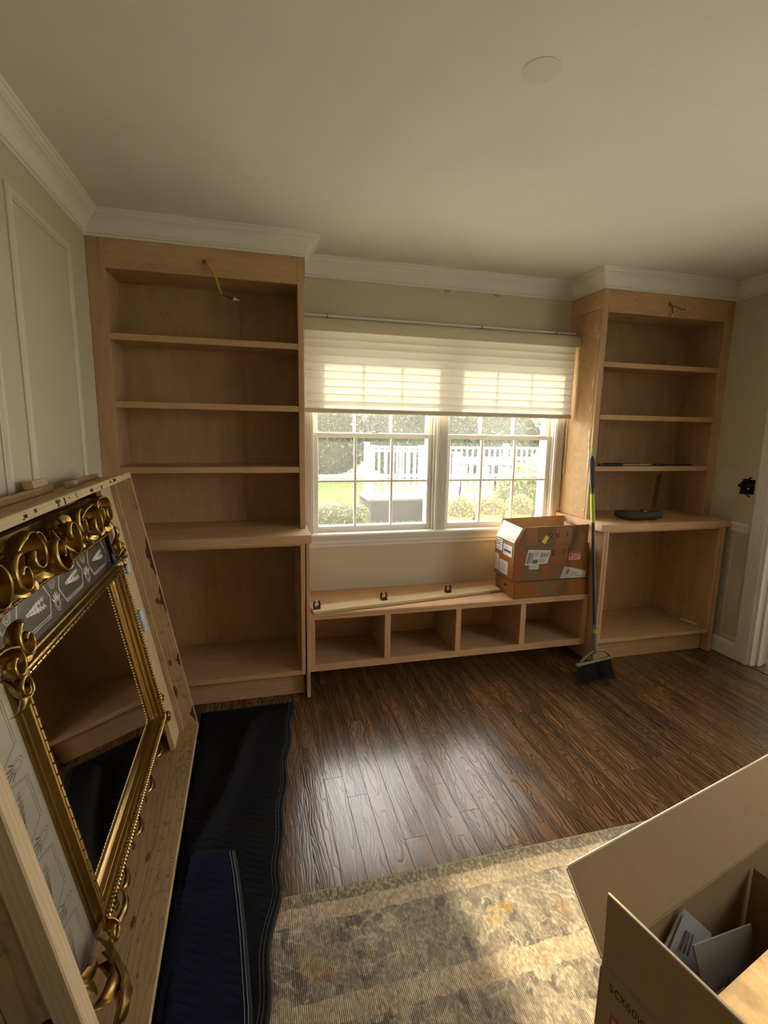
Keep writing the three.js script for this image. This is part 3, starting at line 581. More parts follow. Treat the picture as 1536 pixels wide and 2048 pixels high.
// ================================================================ window shade and curtain rod
{
  const zc = 0.092, x0 = 1.022, x1 = 2.802, t = thing('window_shade', 'cream fabric window shade with horizontal vanes let halfway down', 'window shade');
  const head = new THREE.Shape(); head.moveTo(-0.05, 2.028); head.lineTo(0.022, 2.028); head.absellipse(0.012, 2.062, 0.032, 0.034, -1.2, Math.PI / 2, false); head.lineTo(-0.05, 2.096); head.closePath();
  const hg = new THREE.ExtrudeGeometry(head, { depth: x1 - x0 + 0.004, bevelEnabled: false, curveSegments: 16 }); hg.rotateY(Math.PI / 2); hg.scale(1, 1, -1); hg.translate(x0, 0, zc - 0.004);
  { const ix = hg.index; const p = hg.toNonIndexed ? hg : hg; const pos = hg.attributes.position; for (let i = 0; i < pos.count; i += 3) { for (const at of Object.values(hg.attributes)) { const s = at.itemSize; for (let k = 0; k < s; k++) { const b = at.array[(i + 1) * s + k]; at.array[(i + 1) * s + k] = at.array[(i + 2) * s + k]; at.array[(i + 2) * s + k] = b; } } } hg.computeVertexNormals(); }
  const cream = mat([0.60, 0.54, 0.40], 0.6);
  part('headrail', hg, cream, t);
  part('end_cap', new THREE.CylinderGeometry(0.035, 0.035, 0.005, 28).rotateZ(Math.PI / 2).scale(1, 1, 0.95).translate(x1 + 0.0068, 2.062, zc + 0.006), cream, t);
  const top = 2.028, bot = 1.592, n = 10, p = (top - bot) / n;
  for (let i = 0; i < n; i++) {                                 // each vane is one bowed strip of cloth that overlaps the next
    const yT = top - i * p, prof = [], N = 8;
    for (let k = 0; k <= N; k++) { const s = k / N; prof.push([zc - 0.004 + 0.013 * Math.sin(Math.PI * Math.min(1, s * 1.02)) * (0.55 + 0.45 * s), yT - s * (p + 0.006)]); }
    prof.push([zc - 0.010, yT - p - 0.003]);
    const pos = [], idx = [];
    prof.forEach(([z, y]) => { pos.push(x0 + 0.006, y, z, x1 - 0.004, y, z); });
    for (let k = 0; k + 1 < prof.length; k++) idx.push(2 * k, 2 * k + 2, 2 * k + 1, 2 * k + 1, 2 * k + 2, 2 * k + 3);
    const g = new THREE.BufferGeometry(); g.setAttribute('position', new THREE.Float32BufferAttribute(pos, 3)); g.setIndex(idx); g.computeVertexNormals();
    part('vane', g, shadeCloth, t);
  }
  part('bottom_rail', bx(x0 + 0.004, x1 - 0.002, 1.564, 1.5915, zc - 0.014, zc + 0.012, { g: 'x', c: 0.006 }), cream, t);
  part('pull_cord', tube([[2.806, 2.03, 0.055], [2.808, 1.6, 0.05], [2.807, 1.25, 0.05], [2.802, 1.2, 0.052], [2.807, 1.18, 0.056], [2.811, 1.22, 0.052], [2.809, 1.5, 0.046]], 0.0016, 60, 6), M.white, t);
  const r = thing('curtain_rod', 'thin white curtain rod on three brackets above the shade', 'curtain rod');
  part('rod', rod([1.012, 2.116, 0.062], [2.812, 2.116, 0.062], 0.0072), mat([0.86, 0.84, 0.78], 0.5), r);
  for (const x of [1.166, 2.136, 2.665]) part('bracket', merge([bx(x - 0.013, x + 0.013, 2.100, 2.130, 0.0005, 0.004), bx(x - 0.005, x + 0.005, 2.106, 2.112, 0.004, 0.06), new THREE.TorusGeometry(0.0085, 0.0032, 6, 16).rotateY(Math.PI / 2).translate(x, 2.115, 0.062).toNonIndexed(), bx(x - 0.016, x + 0.014, 2.098, 2.106, 0.055, 0.075)].map((g) => { g.deleteAttribute('uv'); return g; })), mat([0.32, 0.27, 0.17], 0.35, { metalness: 0.9 }), r, 'tarnished metal bracket');
  // torn paint marks under the crown moulding
  for (const [a, b] of [[1.901, 1.94], [2.24, 2.285]]) struct(a < 2 ? 'trim_9' : 'trim_10', bx(a, b, 2.322, 2.337, 0, 0.0012, { c: 0.0003 }), mat([0.40, 0.33, 0.22], 0.95), a < 2 ? 'small bare paint mark under the crown over the window mullion' : 'small bare paint mark under the crown over the second window', 'paint mark');
}
// ================================================================ loose lamp cables
{
  const yellow = mat([0.50, 0.33, 0.035], 0.5), wire = mat([0.55, 0.42, 0.2], 0.4, { metalness: 0.6 }), ivory = mat([0.66, 0.56, 0.3], 0.5);
  const a = thing('lamp_cable', 'yellow cable hanging from the bookcase by the panelled wall', 'cable', [0, 0, 0]);
  const s = part('sheath', tube([[0.526, 2.271, 0.27], [0.527, 2.271, 0.318], [0.536, 2.262, 0.336], [0.560, 2.225, 0.346], [0.582, 2.180, 0.35], [0.592, 2.145, 0.352], [0.604, 2.118, 0.352]], 0.0062, 40, 10), yellow, a);
  part('wire', tube([[0.604, 2.12, 0.352], [0.63, 2.107, 0.353], [0.66, 2.101, 0.354]], 0.002, 14, 6), M.black, a, 'black insulated wire');
  part('wire', tube([[0.604, 2.12, 0.352], [0.611, 2.10, 0.353], [0.612, 2.078, 0.353]], 0.0014, 14, 6), wire, a, 'bare copper wire');
  part('wire_nut', merge([rod([0.658, 2.101, 0.354], [0.671, 2.099, 0.354], 0.0085, 0.0065), rod([0.671, 2.099, 0.354], [0.684, 2.097, 0.354], 0.0045, 0.0035)]), ivory, a);
  const b = thing('lamp_cable', 'short cut cable with two wires on the bookcase next to the door casing', 'cable', [0, 0, 0]);
  part('sheath', tube([[3.297, 2.287, 0.28], [3.297, 2.286, 0.32], [3.299, 2.277, 0.328], [3.30, 2.268, 0.33]], 0.006, 14, 8), mat([0.36, 0.27, 0.2], 0.6), b);
  part('wire', tube([[3.30, 2.27, 0.33], [3.302, 2.25, 0.335], [3.303, 2.222, 0.336]], 0.0026, 14, 6), M.black, b, 'black insulated wire');
  part('wire', tube([[3.30, 2.268, 0.331], [3.33, 2.264, 0.338], [3.356, 2.255, 0.34], [3.385, 2.251, 0.342], [3.40, 2.253, 0.342]], 0.0024, 22, 6), M.black, b, 'black insulated wire');
  part('wire', tube([[3.357, 2.255, 0.34], [3.362, 2.23, 0.341], [3.362, 2.194, 0.341]], 0.0012, 14, 6), wire, b, 'bare copper wire');
  part('wire_nut', rod([3.303, 2.222, 0.336], [3.304, 2.198, 0.336], 0.0055, 0.0045), ivory, b); part('wire_nut', rod([3.40, 2.253, 0.342], [3.435, 2.262, 0.342], 0.0055, 0.003), ivory, b);
}
// ================================================================ cable hole in the right wall
{
  const t = struct('wall_box', null, null, 'dark torn cable hole with loose wires beside the door casing', 'cable hole');
  part('box', merge([bx(X1 + 0.05, X1 + 0.055, 1.1, 1.195, 0.53, 0.615, { c: 0 }), bx(X1 + 0.002, X1 + 0.05, 1.1, 1.104, 0.53, 0.615, { c: 0 }), bx(X1 + 0.002, X1 + 0.05, 1.191, 1.195, 0.53, 0.615, { c: 0 }), bx(X1 + 0.002, X1 + 0.05, 1.104, 1.191, 0.53, 0.533, { c: 0 })]), M.darkVoid, t);
  const r = mulberry(33), pts = [];
  for (let i = 0; i < 22; i++) { const a = Math.PI * (0.45 + 1.1 * (i / 21)), k = 1.02 + 0.3 * r(); pts.push([0.585 + 0.055 * k * Math.cos(a), 1.147 + 0.052 * k * Math.sin(a)]); }
  const s = new THREE.Shape([...pts, [0.56, 1.105], [0.534, 1.12], [0.536, 1.17], [0.57, 1.19]].map((p) => new THREE.Vector2(...p)));
  const g = new THREE.ExtrudeGeometry(s, { depth: 0.003, bevelEnabled: false }); g.rotateY(-Math.PI / 2); g.translate(X1, 0, 0);
  part('torn_edge', g, mat([0.03, 0.02, 0.015], 0.95), t, 'dark torn plasterboard edge');
  part('mounting_ear', merge([bx(X1 - 0.006, X1 - 0.002, 1.142, 1.162, 0.505, 0.53), bx(X1 - 0.006, X1 - 0.002, 1.098, 1.126, 0.522, 0.545)]), M.black, t);
  part('wire_end', new THREE.SphereGeometry(0.007, 12, 8).translate(X1 - 0.012, 1.138, 0.583), M.white, t);
  for (let i = 0; i < 6; i++) { const z = 0.565 + 0.05 * r(), y = 1.12 + 0.05 * r(); part('wire', tube([[X1 + 0.03, y, z], [X1 - 0.004, y + 0.01 * r(), z - 0.01], [X1 - 0.02 - 0.012 * r(), y - 0.03 + 0.06 * r(), z - 0.03 + 0.03 * r()]], 0.0025, 12, 6), i % 3 ? M.black : mat([0.14, 0.05, 0.03], 0.6), t); }
}
// ================================================================ crate that leans on the panelled wall, with the gilt mirror in it
const CF = V3(0.446354, 0.0372, 0.704363), CU = V3(0.0204035, 0, 0.9997918), CV = V3(-0.18342, 0.9830275, 0.0037432), CW = V3(0.9828229, 0.1834582, -0.0200572);
const crateMatrix = new THREE.Matrix4().makeBasis(CU.clone().negate(), CV, CW).setPosition(CF);
function leaning(name, label, category) { const t = thing(name, label, category); t.matrix.copy(crateMatrix); t.matrix.decompose(t.position, t.quaternion, t.scale); return t; }
const cb = (u0, u1, v0, v1, w0, w1, o) => bx(-u1, -u0, v0, v1, w0, w1, o);
const CL = 1.485, CH = 1.254, CD = 0.2;
{
  const t = leaning('shipping_crate', 'open wooden shipping crate leaning against the panelled wall', 'crate');
  part('bottom_plank', cb(0, CL - 0.046, 0, 0.016, -0.0875, 0, { g: 'x', c: 0.001 }), M.pine, t); part('bottom_plank', cb(0, CL - 0.046, 0, 0.016, -CD, -0.089, { g: 'x', c: 0.001 }), M.pine, t);
  part('end_plank', cb(0, 0.018, 0.0162, CH - 0.0182, -0.074, 0), M.pine, t); part('end_plank', cb(0, 0.018, 0.0162, CH - 0.0182, -CD, -0.0755), M.pine, t);
  part('inner_batten', cb(0.0185, 0.173, 0.0165, CH - 0.0185, -0.104, -0.083), M.spruce, t); part('inner_batten', cb(0.0185, 0.034, 0.0165, CH - 0.0185, -0.0825, -0.062), M.pine, t);
  part('top_board', cb(0, CL - 0.046, CH - 0.018, CH, -CD, -0.0215, { g: 'x' }), M.pine, t); part('top_edge_strip', cb(0, CL - 0.046, CH - 0.022, CH + 0.003, -0.021, 0, { g: 'x' }), M.spruce, t);
  part('back_panel', cb(0.019, CL - 0.047, 0.0165, CH - 0.0185, -CD, -0.192), mat([0.80, 0.66, 0.55], 0.85, { map: T.pine }), t);
  part('near_post', cb(CL - 0.045, CL, 0, CH, -0.045, 0, { c: 0.003 }), M.spruce, t);
  part('near_plank', cb(CL - 0.04, CL - 0.018, 0.0005, CH - 0.001, -0.122, -0.046), M.pine, t); part('near_plank', cb(CL - 0.04, CL - 0.018, 0.0005, CH - 0.001, -CD, -0.1235), M.pine, t);
  // cleats on top and battens of the back that stand above the top board
  part('cleat', cb(0.01, 0.34, CH + 0.0005, CH + 0.02, -0.15, -0.12, { g: 'x' }), M.pine, t); part('cleat', cb(0.42, 1.2, CH + 0.0005, CH + 0.024, -0.19, -0.155, { g: 'x' }), M.pine, t);
  part('cleat', cb(0.36, 0.41, CH + 0.0005, CH + 0.022, -0.125, -0.095), M.spruce, t); part('cleat', cb(0.44, 0.56, CH + 0.0245, CH + 0.05, -0.19, -0.16, { g: 'x' }), M.spruce, t);
  // staples and scratches on the planks
  const r = mulberry(64), ink = mat([0.05, 0.03, 0.015], 0.9);
  const marks = [];
  for (let i = 0; i < 60; i++) { const u = 0.06 + 0.3 * r() + (i % 4 ? 0 : 0.7 * r()), w = -0.012 - 0.055 * r(); marks.push(cb(u, u + 0.002, 0.016, 0.0166, w, w + 0.006 + 0.006 * r(), { c: 0 })); }
  for (let i = 0; i < 12; i++) { const u = 0.5 + 0.8 * r(), w = -0.01 - 0.06 * r(); marks.push(cb(u, u + 0.016 * r() + 0.004, 0.016, 0.0166, w, w + 0.0015, { c: 0 })); }
  for (let i = 0; i < 22; i++) { const u = 0.05 + 1.2 * r(); marks.push(cb(u, u + 0.004 + 0.012 * r(), CH - 0.021 + 0.02 * r(), CH - 0.0185 + 0.02 * r(), -0.0005, 0.0006, { c: 0 })); }
  const sc = part('scratches', merge(marks), ink, t, 'dark scratches and staple marks'); sc.userData.kind = 'stuff';
  // bark and knots on the end plank
  const stain = (pts, m, label) => { const g = new THREE.ExtrudeGeometry(new THREE.Shape(pts.map((p) => new THREE.Vector2(...p))), { depth: 0.0006, bevelEnabled: false }); g.rotateY(-Math.PI / 2); g.translate(-0.018, 0, 0); part('bark', g, m, t, label); };
  const bark = mat([0.085, 0.04, 0.018], 0.95);
  for (const [v0, v1, w] of [[0.78, 0.97, 0.016], [0.60, 0.74, 0.011], [0.33, 0.40, 0.012], [0.03, 0.12, 0.014]]) { const p = [[-0.001, v0], [-0.001, v1]]; for (let i = 0; i <= 12; i++) { const v = lerp(v1, v0, i / 12); p.push([-0.002 - w * Math.sin((Math.PI * i) / 12) * (0.6 + 0.8 * r()), v]); } stain(p, bark, 'dark bark along the plank edge'); }
  for (const [w, v, a, b] of [[-0.026, 0.665, 0.008, 0.016], [-0.014, 0.655, 0.006, 0.012], [-0.045, 0.36, 0.007, 0.014]]) stain(Array.from({ length: 16 }, (_, i) => [w + a * Math.cos((i / 16) * 6.2832), v + b * Math.sin((i / 16) * 6.2832)]), mat([0.13, 0.06, 0.025], 0.9), 'dark knot');
  part('hole', new THREE.CylinderGeometry(0.016, 0.016, 0.002, 20).scale(1.0, 1, 1.5).rotateX(Math.PI / 2).rotateY(Math.PI / 2).translate(-CL + 0.0172, 0.33, -0.062), M.darkVoid, t, 'dark knot hole');
  part('hole', new THREE.CylinderGeometry(0.009, 0.009, 0.002, 16).scale(1, 1, 2).rotateX(Math.PI / 2).rotateY(Math.PI / 2).translate(-CL + 0.0172, 0.12, -0.09), M.darkVoid, t, 'dark knot hole');
  for (const [v, k] of [[0.86, 'pale blue foam pad at the upper corner of the gilt mirror'], [0.60, 'pale blue foam pad halfway up the side of the gilt mirror']]) {
    const f = leaning('foam_pad', k, 'foam pad');
    part('foam', cb(0.174, 0.208, v, v + 0.095, -0.105, -0.055, { c: 0.005 }), mat([0.42, 0.53, 0.58], 0.95), f);
  }
}
// ---- gilt mirror
{
  const t = leaning('gilt_mirror', 'ornate gilt mirror with etched glass margins inside the wooden crate', 'mirror');
  const X = (u) => -u, ex = V3(1, 0, 0), ey = V3(0, 1, 0), ez = V3(0, 0, 1);
  part('backboard', cb(0.235, 1.40, 0.17, 1.16, -0.1915, -0.104, { c: 0.002 }), mat([0.10, 0.07, 0.045], 0.9), t);
  part('mirror_plate', cb(0.262, 1.142, 0.238, 0.890, -0.1035, -0.0985, { c: 0.0005 }), M.mirror, t, 'dark antique mirror glass');
  // frame members round the plate: profile [inwards, proud of -0.104]
  const outside = [[0, 0], [0, 0.034], [0.004, 0.038], [0.008, 0.034], [0.009, 0.027], [0.013, 0.031], [0.016, 0.025], [0.019, 0.026], [0.022, 0.016], [0.026, 0.016], [0.03, 0.008], [0.03, 0]];
  const inside = [[0, 0], [0, 0.012], [0.003, 0.018], [0.008, 0.019], [0.016, 0.032], [0.020, 0.034], [0.022, 0.028], [0.027, 0.030], [0.031, 0.024], [0.032, 0.008], [0.032, 0]];
  const B = [[0.236, 0.220], [1.176, 0.220], [1.176, 0.922], [0.236, 0.922]];          // far-bottom, near-bottom, near-top, far-top
  const p3 = (i) => V3(X(B[i][0]), B[i][1], -0.104);
  part('frame_member', run(outside, p3(0), p3(1), ey, ez, 1, -1), M.gold, t); part('frame_member', run(outside, p3(0), p3(3), V3(-1, 0, 0), ez, 1, -1), M.gold, t);
  part('frame_member', run(inside, p3(1), p3(2), ex, ez, 1, -1), M.gold, t); part('frame_member', run(inside, p3(2), p3(3), V3(0, -1, 0), ez, 1, -1), M.gold, t);
  // rows of beads and of reeded bars
  const row = (a, b, w, n, lx, ly, name, m = M.gold) => {
    const list = [], dx = b[0] - a[0], dy = b[1] - a[1], ang = Math.atan2(dy, dx);
    for (let i = 0; i < n; i++) { const s = (i + 0.5) / n, g = new THREE.SphereGeometry(1, 10, 8).scale(lx, ly, ly); g.rotateZ(ang); g.translate(a[0] + dx * s, a[1] + dy * s, w); list.push(g); }
    const o = part(name, mergeGeometries(list), m, t); o.userData.kind = 'stuff'; return o;
  };
  row([X(0.24), 0.226], [X(1.172), 0.226], -0.066, 72, 0.0060, 0.0082, 'bead_row', M.goldBright); row([X(0.243), 0.23], [X(0.243), 0.915], -0.066, 54, 0.0060, 0.0082, 'bead_row', M.goldBright);
  const bars = (a, b, n) => { const list = [], d = V3(...b).sub(V3(...a)), l = d.length() / n; d.normalize(); for (let i = 0; i < n; i++) { const p = V3(...a).addScaledVector(d, l * (i + 0.1)), q = V3(...a).addScaledVector(d, l * (i + 0.9)); list.push(rod(p.toArray(), q.toArray(), 0.0068, 0.0068, 10)); } const o = part('bar_row', mergeGeometries(list), M.goldBright, t); o.userData.kind = 'stuff'; };
  bars([X(1.147), 0.245, -0.074], [X(1.147), 0.89, -0.074], 21); bars([X(1.14), 0.892, -0.074], [X(0.27), 0.892, -0.074], 30);
  // etched margins: dotted lozenges with sprigs on silvered glass
  const etch = (g, w, h, back, ink) => {
    g.fillStyle = back; g.fillRect(0, 0, w, h);
    g.strokeStyle = ink; g.fillStyle = ink; g.lineCap = 'round';
    const sprig = (cx, cy, L) => { for (let i = -9; i <= 9; i++) { const x = cx + (i / 9) * L; for (const s of [-1, 1]) { g.save(); g.translate(x, cy); g.rotate(s * (0.75 + 0.06 * i)); g.beginPath(); g.ellipse(20 + 7 * Math.cos(i * 2), 0, 19 - Math.abs(i) * 1.1, 3.2, 0, 0, 7); g.fill(); g.restore(); } } for (let i = -3; i <= 3; i++) { g.lineWidth = 2; g.beginPath(); g.arc(cx + i * 14, cy + 7 * (i % 2), 6, 0, 7); g.stroke(); } };
    const dots = (pts) => { for (let i = 0; i + 1 < pts.length; i++) { const [a, b] = pts[i], [c, d] = pts[i + 1], l = Math.hypot(c - a, d - b), n = Math.floor(l / 9); for (let k = 0; k < n; k++) { g.beginPath(); g.arc(a + ((c - a) * k) / n, b + ((d - b) * k) / n, 2.9, 0, 7); g.fill(); } } };
    const P = 512, cy = h / 2;
    for (let k = 0; k * P < w; k++) {
      const x = k * P + P / 2;
      for (const q of [92, 80]) dots([[x - 190 - (q - 80) * 0.6, cy], [x - 140, cy - q], [x + 140, cy - q], [x + 190 + (q - 80) * 0.6, cy], [x + 140, cy + q], [x - 140, cy + q], [x - 190 - (q - 80) * 0.6, cy]]);
      sprig(x, cy, 110);
      const e = k * P; g.lineWidth = 3;
      for (const s of [-1, 1]) { g.beginPath(); g.arc(e, cy + s * 62, 34, 0, 7); g.stroke(); g.beginPath(); g.arc(e, cy + s * 62, 20, 0, 7); g.stroke(); for (let i = 0; i < 5; i++) { g.save(); g.translate(e, cy + s * 62); g.rotate(s * (-0.9 + i * 0.45) - Math.PI / 2 * s + Math.PI / 2); g.beginPath(); g.ellipse(0, s * -46, 5, 22, 0, 0, 7); g.fill(); g.restore(); } }
    }
  };
  const plate = (name, u0, u1, v0, v1, w, vertical, dark, label) => {
    const img = canvasTex(2048, 256, (g, a, b) => etch(g, a, b, dark ? '#8d8a80' : '#c4c1b2', dark ? '#dcd9d0' : '#59543f')), kind = canvasTex(2048, 256, (g, a, b) => etch(g, a, b, dark ? '#0050ff' : '#0078e0', '#00c820'), false);
    const geo = cb(u0, u1, v0, v1, w - 0.004, w, { c: 0 }), p = geo.attributes.position, uv = geo.attributes.uv;
    for (let i = 0; i < p.count; i++) { const a = (-p.getX(i) - u0) / (u1 - u0), b = (p.getY(i) - v0) / (v1 - v0); if (vertical) uv.setXY(i, b, a); else uv.setXY(i, 1 - a, b); }
    part(name, geo, mat(W1, 1, { metalness: 1, map: img, roughnessMap: kind, metalnessMap: kind }), t, label);
  };
  plate('etched_margin', 0.25, 1.36, 0.923, 1.06, -0.097, false, true, 'etched silvered glass strip under the crest');
  plate('etched_margin', 1.177, 1.372, 0.19, 0.922, -0.097, true, false, 'etched silvered glass strip beside the mirror plate');
  part('frame_member', run([[0, 0], [0, 0.026], [0.006, 0.034], [0.014, 0.03], [0.02, 0.034], [0.03, 0.02], [0.03, 0]], V3(X(1.402), 0.17, -0.104), V3(X(1.402), 1.12, -0.104), ex, ez), M.goldDark, t);
  part('frame_member', run([[0, 0], [0, 0.022], [0.005, 0.028], [0.012, 0.022], [0.018, 0.026], [0.026, 0.012], [0.026, 0]], V3(X(0.24), 1.05, -0.104), V3(X(1.39), 1.05, -0.104), ey, ez), M.goldDark, t);
  part('crest_board', cb(0.27, 1.38, 1.062, 1.20, -0.118, -0.1, { c: 0.004 }), M.goldDark, t);

  // carved scrolls: a cupped ribbon rolled along a spiral
  const scroll = (u, v, w, R, turns, start, dir, width, tilt = 0.35) => {
    const N = 56, K = 10, pos = [], idx = [];
    const at = (s) => { const a = start + dir * turns * Math.PI * 2 * s, r = R * (1 - 0.80 * Math.pow(s, 0.8)); return [Math.cos(a) * r, Math.sin(a) * r]; };
    for (let i = 0; i <= N; i++) {
      const s = i / N, [x, y] = at(s), [xa, ya] = at(Math.min(1, s + 0.01)), [xb, yb] = at(Math.max(0, s - 0.01));
      const tl = Math.hypot(xa - xb, ya - yb), tx = (xa - xb) / tl, ty = (ya - yb) / tl, nx = -ty * dir, ny = tx * dir;   // n points to the hub
      const taper = Math.min(1, s * 6 + 0.15) * (1 - 0.45 * s), hw = width * 0.5 * taper, th = 0.0045 * (0.5 + taper);
      for (let k = 0; k < K; k++) {
        const a = (k / K) * Math.PI * 2, e = Math.cos(a) * hw, o = Math.sin(a) * th + 0.35 * (e * e) / Math.max(hw, 1e-4) - tilt * e;
        pos.push(x + nx * o, y + ny * o, e + s * 0.012);
      }
    }
    for (let i = 0; i < N; i++) for (let k = 0; k < K; k++) { const a = i * K + k, b = i * K + ((k + 1) % K); if (dir > 0) idx.push(a, a + K, b, b, a + K, b + K); else idx.push(a, b, a + K, b, b + K, a + K); }
    const g = new THREE.BufferGeometry(); g.setAttribute('position', new THREE.Float32BufferAttribute(pos, 3)); g.setIndex(idx); g.computeVertexNormals(); g.translate(X(u), v, w);
    return g;
  };
  // carved leaf: lobed blade with a midrib, thick as a lens, arched off the ground and curled at the tip
  const leaf = (u, v, w, L, Wd, ang, arch = 0.3, lobes = 4) => {
    const N = 22, K = 8, pos = [], idx = [];
    for (const side of [1, -1]) for (let i = 0; i <= N; i++) for (let k = 0; k <= K; k++) {
      const s = i / N, q = (k / K) * 2 - 1, lobe = 1 - 0.28 * Math.pow(Math.abs(Math.sin(s * Math.PI * lobes)), 2) * (s > 0.12 ? 1 : 0);
      const hw = Wd * 0.5 * Math.pow(Math.sin(Math.PI * Math.min(0.98, 0.08 + s * 0.9)), 0.7) * (Math.abs(q) > 0.55 ? lobe : 1);
      const z = arch * L * Math.sin(Math.PI * s * 0.9) + 0.25 * Wd * (Math.abs(q) - 0.5) * (1 - s * 0.5) + side * 0.004 * (1 - q * q) * (1 - Math.pow(2 * s - 1, 4)) - (Math.abs(q) < 0.2 ? 0.003 * side : 0);
      pos.push(s * L - (s > 0.8 ? (s - 0.8) * L * 0.5 : 0), q * hw, z);
    }
    const S = (N + 1) * (K + 1);
    for (let i = 0; i < N; i++) for (let k = 0; k < K; k++) { const a = i * (K + 1) + k, b = a + 1, c = a + K + 1, d = c + 1; idx.push(a, c, b, b, c, d, S + a, S + b, S + c, S + b, S + d, S + c); }
    const g = new THREE.BufferGeometry(); g.setAttribute('position', new THREE.Float32BufferAttribute(pos, 3)); g.setIndex(idx); g.computeVertexNormals(); g.rotateZ(ang); g.translate(X(u), v, w);
    return g;
  };
  const S = (...a) => part('scroll', scroll(...a), M.gold, t), Lf = (...a) => part('leaf', leaf(...a), M.gold, t);
  const berry = (u, v, w, r) => part('berry', new THREE.SphereGeometry(r, 14, 10).translate(X(u), v, w), M.gold, t);
  // crest, from the far end to the near end
  S(0.36, 1.145, -0.05, 0.062, 1.15, 2.4, -1, 0.06); S(0.45, 1.155, -0.045, 0.055, 1.3, 0.3, 1, 0.055); S(0.56, 1.135, -0.04, 0.075, 1.2, 2.9, -1, 0.07); S(0.66, 1.15, -0.045, 0.06, 1.35, -0.2, 1, 0.06);
  S(0.80, 1.145, -0.035, 0.075, 1.2, 2.7, 1, 0.07); S(0.90, 1.12, -0.04, 0.07, 1.3, 0.4, -1, 0.07); S(1.04, 1.145, -0.04, 0.075, 1.15, 3.3, -1, 0.07); S(1.13, 1.12, -0.035, 0.06, 1.4, 0.2, 1, 0.06); S(1.24, 1.14, -0.04, 0.075, 1.2, 2.6, 1, 0.07); S(1.34, 1.11, -0.05, 0.06, 1.25, 0.2, -1, 0.06);
  for (const [u, v, L, W, a, k] of [[0.29, 1.075, 0.11, 0.05, 2.2, 4], [0.34, 1.075, 0.09, 0.05, 0.4, 4], [0.42, 1.08, 0.10, 0.055, 2.7, 3], [0.5, 1.075, 0.09, 0.05, 0.5, 4], [0.6, 1.07, 0.10, 0.05, 2.5, 4], [0.72, 1.11, 0.11, 0.07, 1.9, 3], [0.74, 1.11, 0.10, 0.065, 0.6, 3], [0.76, 1.10, 0.10, 0.06, 3.3, 3], [0.86, 1.075, 0.10, 0.055, 2.6, 4], [0.95, 1.07, 0.11, 0.06, 0.5, 4], [1.0, 1.075, 0.12, 0.065, 2.8, 4], [1.10, 1.07, 0.11, 0.06, 0.4, 4], [1.18, 1.075, 0.13, 0.07, 2.7, 4], [1.3, 1.07, 0.10, 0.06, 0.6, 4]]) Lf(u, v, -0.085, L, W, a, 0.42, k);
  { const r = mulberry(303); for (let i = 0; i < 16; i++) { const u = 0.31 + i * 0.068; S(u, 1.085 + 0.07 * r(), -0.062, 0.026 + 0.02 * r(), 1.2 + 0.4 * r(), r() * 6, r() > 0.5 ? 1 : -1, 0.04); Lf(u + 0.02, 1.085 + 0.03 * r(), -0.088, 0.075 + 0.025 * r(), 0.045 + 0.02 * r(), r() * 3.14, 0.5, 3 + Math.floor(r() * 2)); } }
  for (const [u, v, r] of [[0.735, 1.105, 0.011], [0.70, 1.085, 0.009], [0.56, 1.075, 0.009], [0.88, 1.065, 0.011], [1.05, 1.07, 0.012], [1.22, 1.065, 0.011], [0.40, 1.135, 0.012], [0.48, 1.165, 0.012]]) berry(u, v, -0.045, r);
  row([X(0.26), 1.046], [X(1.39), 1.046], -0.082, 46, 0.012, 0.006, 'leaf_row', M.goldDark);
  // corner sprays
  S(0.245, 0.985, -0.06, 0.035, 1.3, 1.2, 1, 0.04); S(0.255, 0.955, -0.055, 0.03, 1.2, 3.2, -1, 0.04); Lf(0.235, 0.995, -0.08, 0.09, 0.045, 1.4, 0.3, 3); Lf(0.25, 0.95, -0.075, 0.08, 0.04, 3.4, 0.35, 3); Lf(0.24, 0.94, -0.075, 0.06, 0.035, -1.3, 0.35, 3);
  S(1.165, 0.985, -0.05, 0.05, 1.3, 0.6, 1, 0.05); S(1.235, 0.96, -0.05, 0.042, 1.3, 2.2, -1, 0.05); S(1.22, 0.90, -0.055, 0.035, 1.4, 4.4, 1, 0.045); Lf(1.2, 0.95, -0.075, 0.09, 0.05, 0.3, 0.4, 3); Lf(1.22, 0.93, -0.075, 0.09, 0.05, 4.3, 0.4, 3); Lf(1.25, 0.97, -0.075, 0.08, 0.05, 2.4, 0.4, 3); berry(1.2, 0.925, -0.045, 0.014);
  // leaves along the lower edge and the big spray at the lower near corner
  for (let i = 0; i < 9; i++) Lf(0.27 + i * 0.098, 0.196, -0.082, 0.085, 0.042, Math.PI + 0.25 * (i % 2 ? 1 : -1.2), 0.2, 3);
  S(0.225, 0.215, -0.07, 0.026, 1.2, 3.6, 1, 0.035); S(0.216, 0.30, -0.075, 0.022, 1.1, 0.8, 1, 0.03);
  Lf(1.20, 0.225, -0.07, 0.17, 0.085, Math.PI + 0.15, 0.28, 4); Lf(1.22, 0.20, -0.06, 0.17, 0.08, Math.PI + 0.55, 0.25, 4); Lf(1.24, 0.19, -0.07, 0.15, 0.07, Math.PI + 0.95, 0.25, 4); Lf(1.17, 0.20, -0.06, 0.10, 0.04, 0.35, 0.25, 3); S(1.20, 0.225, -0.055, 0.03, 1.2, 1.0, -1, 0.04); Lf(1.30, 0.22, -0.075, 0.13, 0.06, 2.3, 0.3, 4);
  for (let i = 0; i < 6; i++) Lf(1.375, 0.30 + i * 0.115, -0.085, 0.10, 0.04, Math.PI / 2 + 0.25, 0.22, 3);
  berry(1.372, 0.66, -0.06, 0.013); berry(1.372, 0.625, -0.06, 0.012);
}
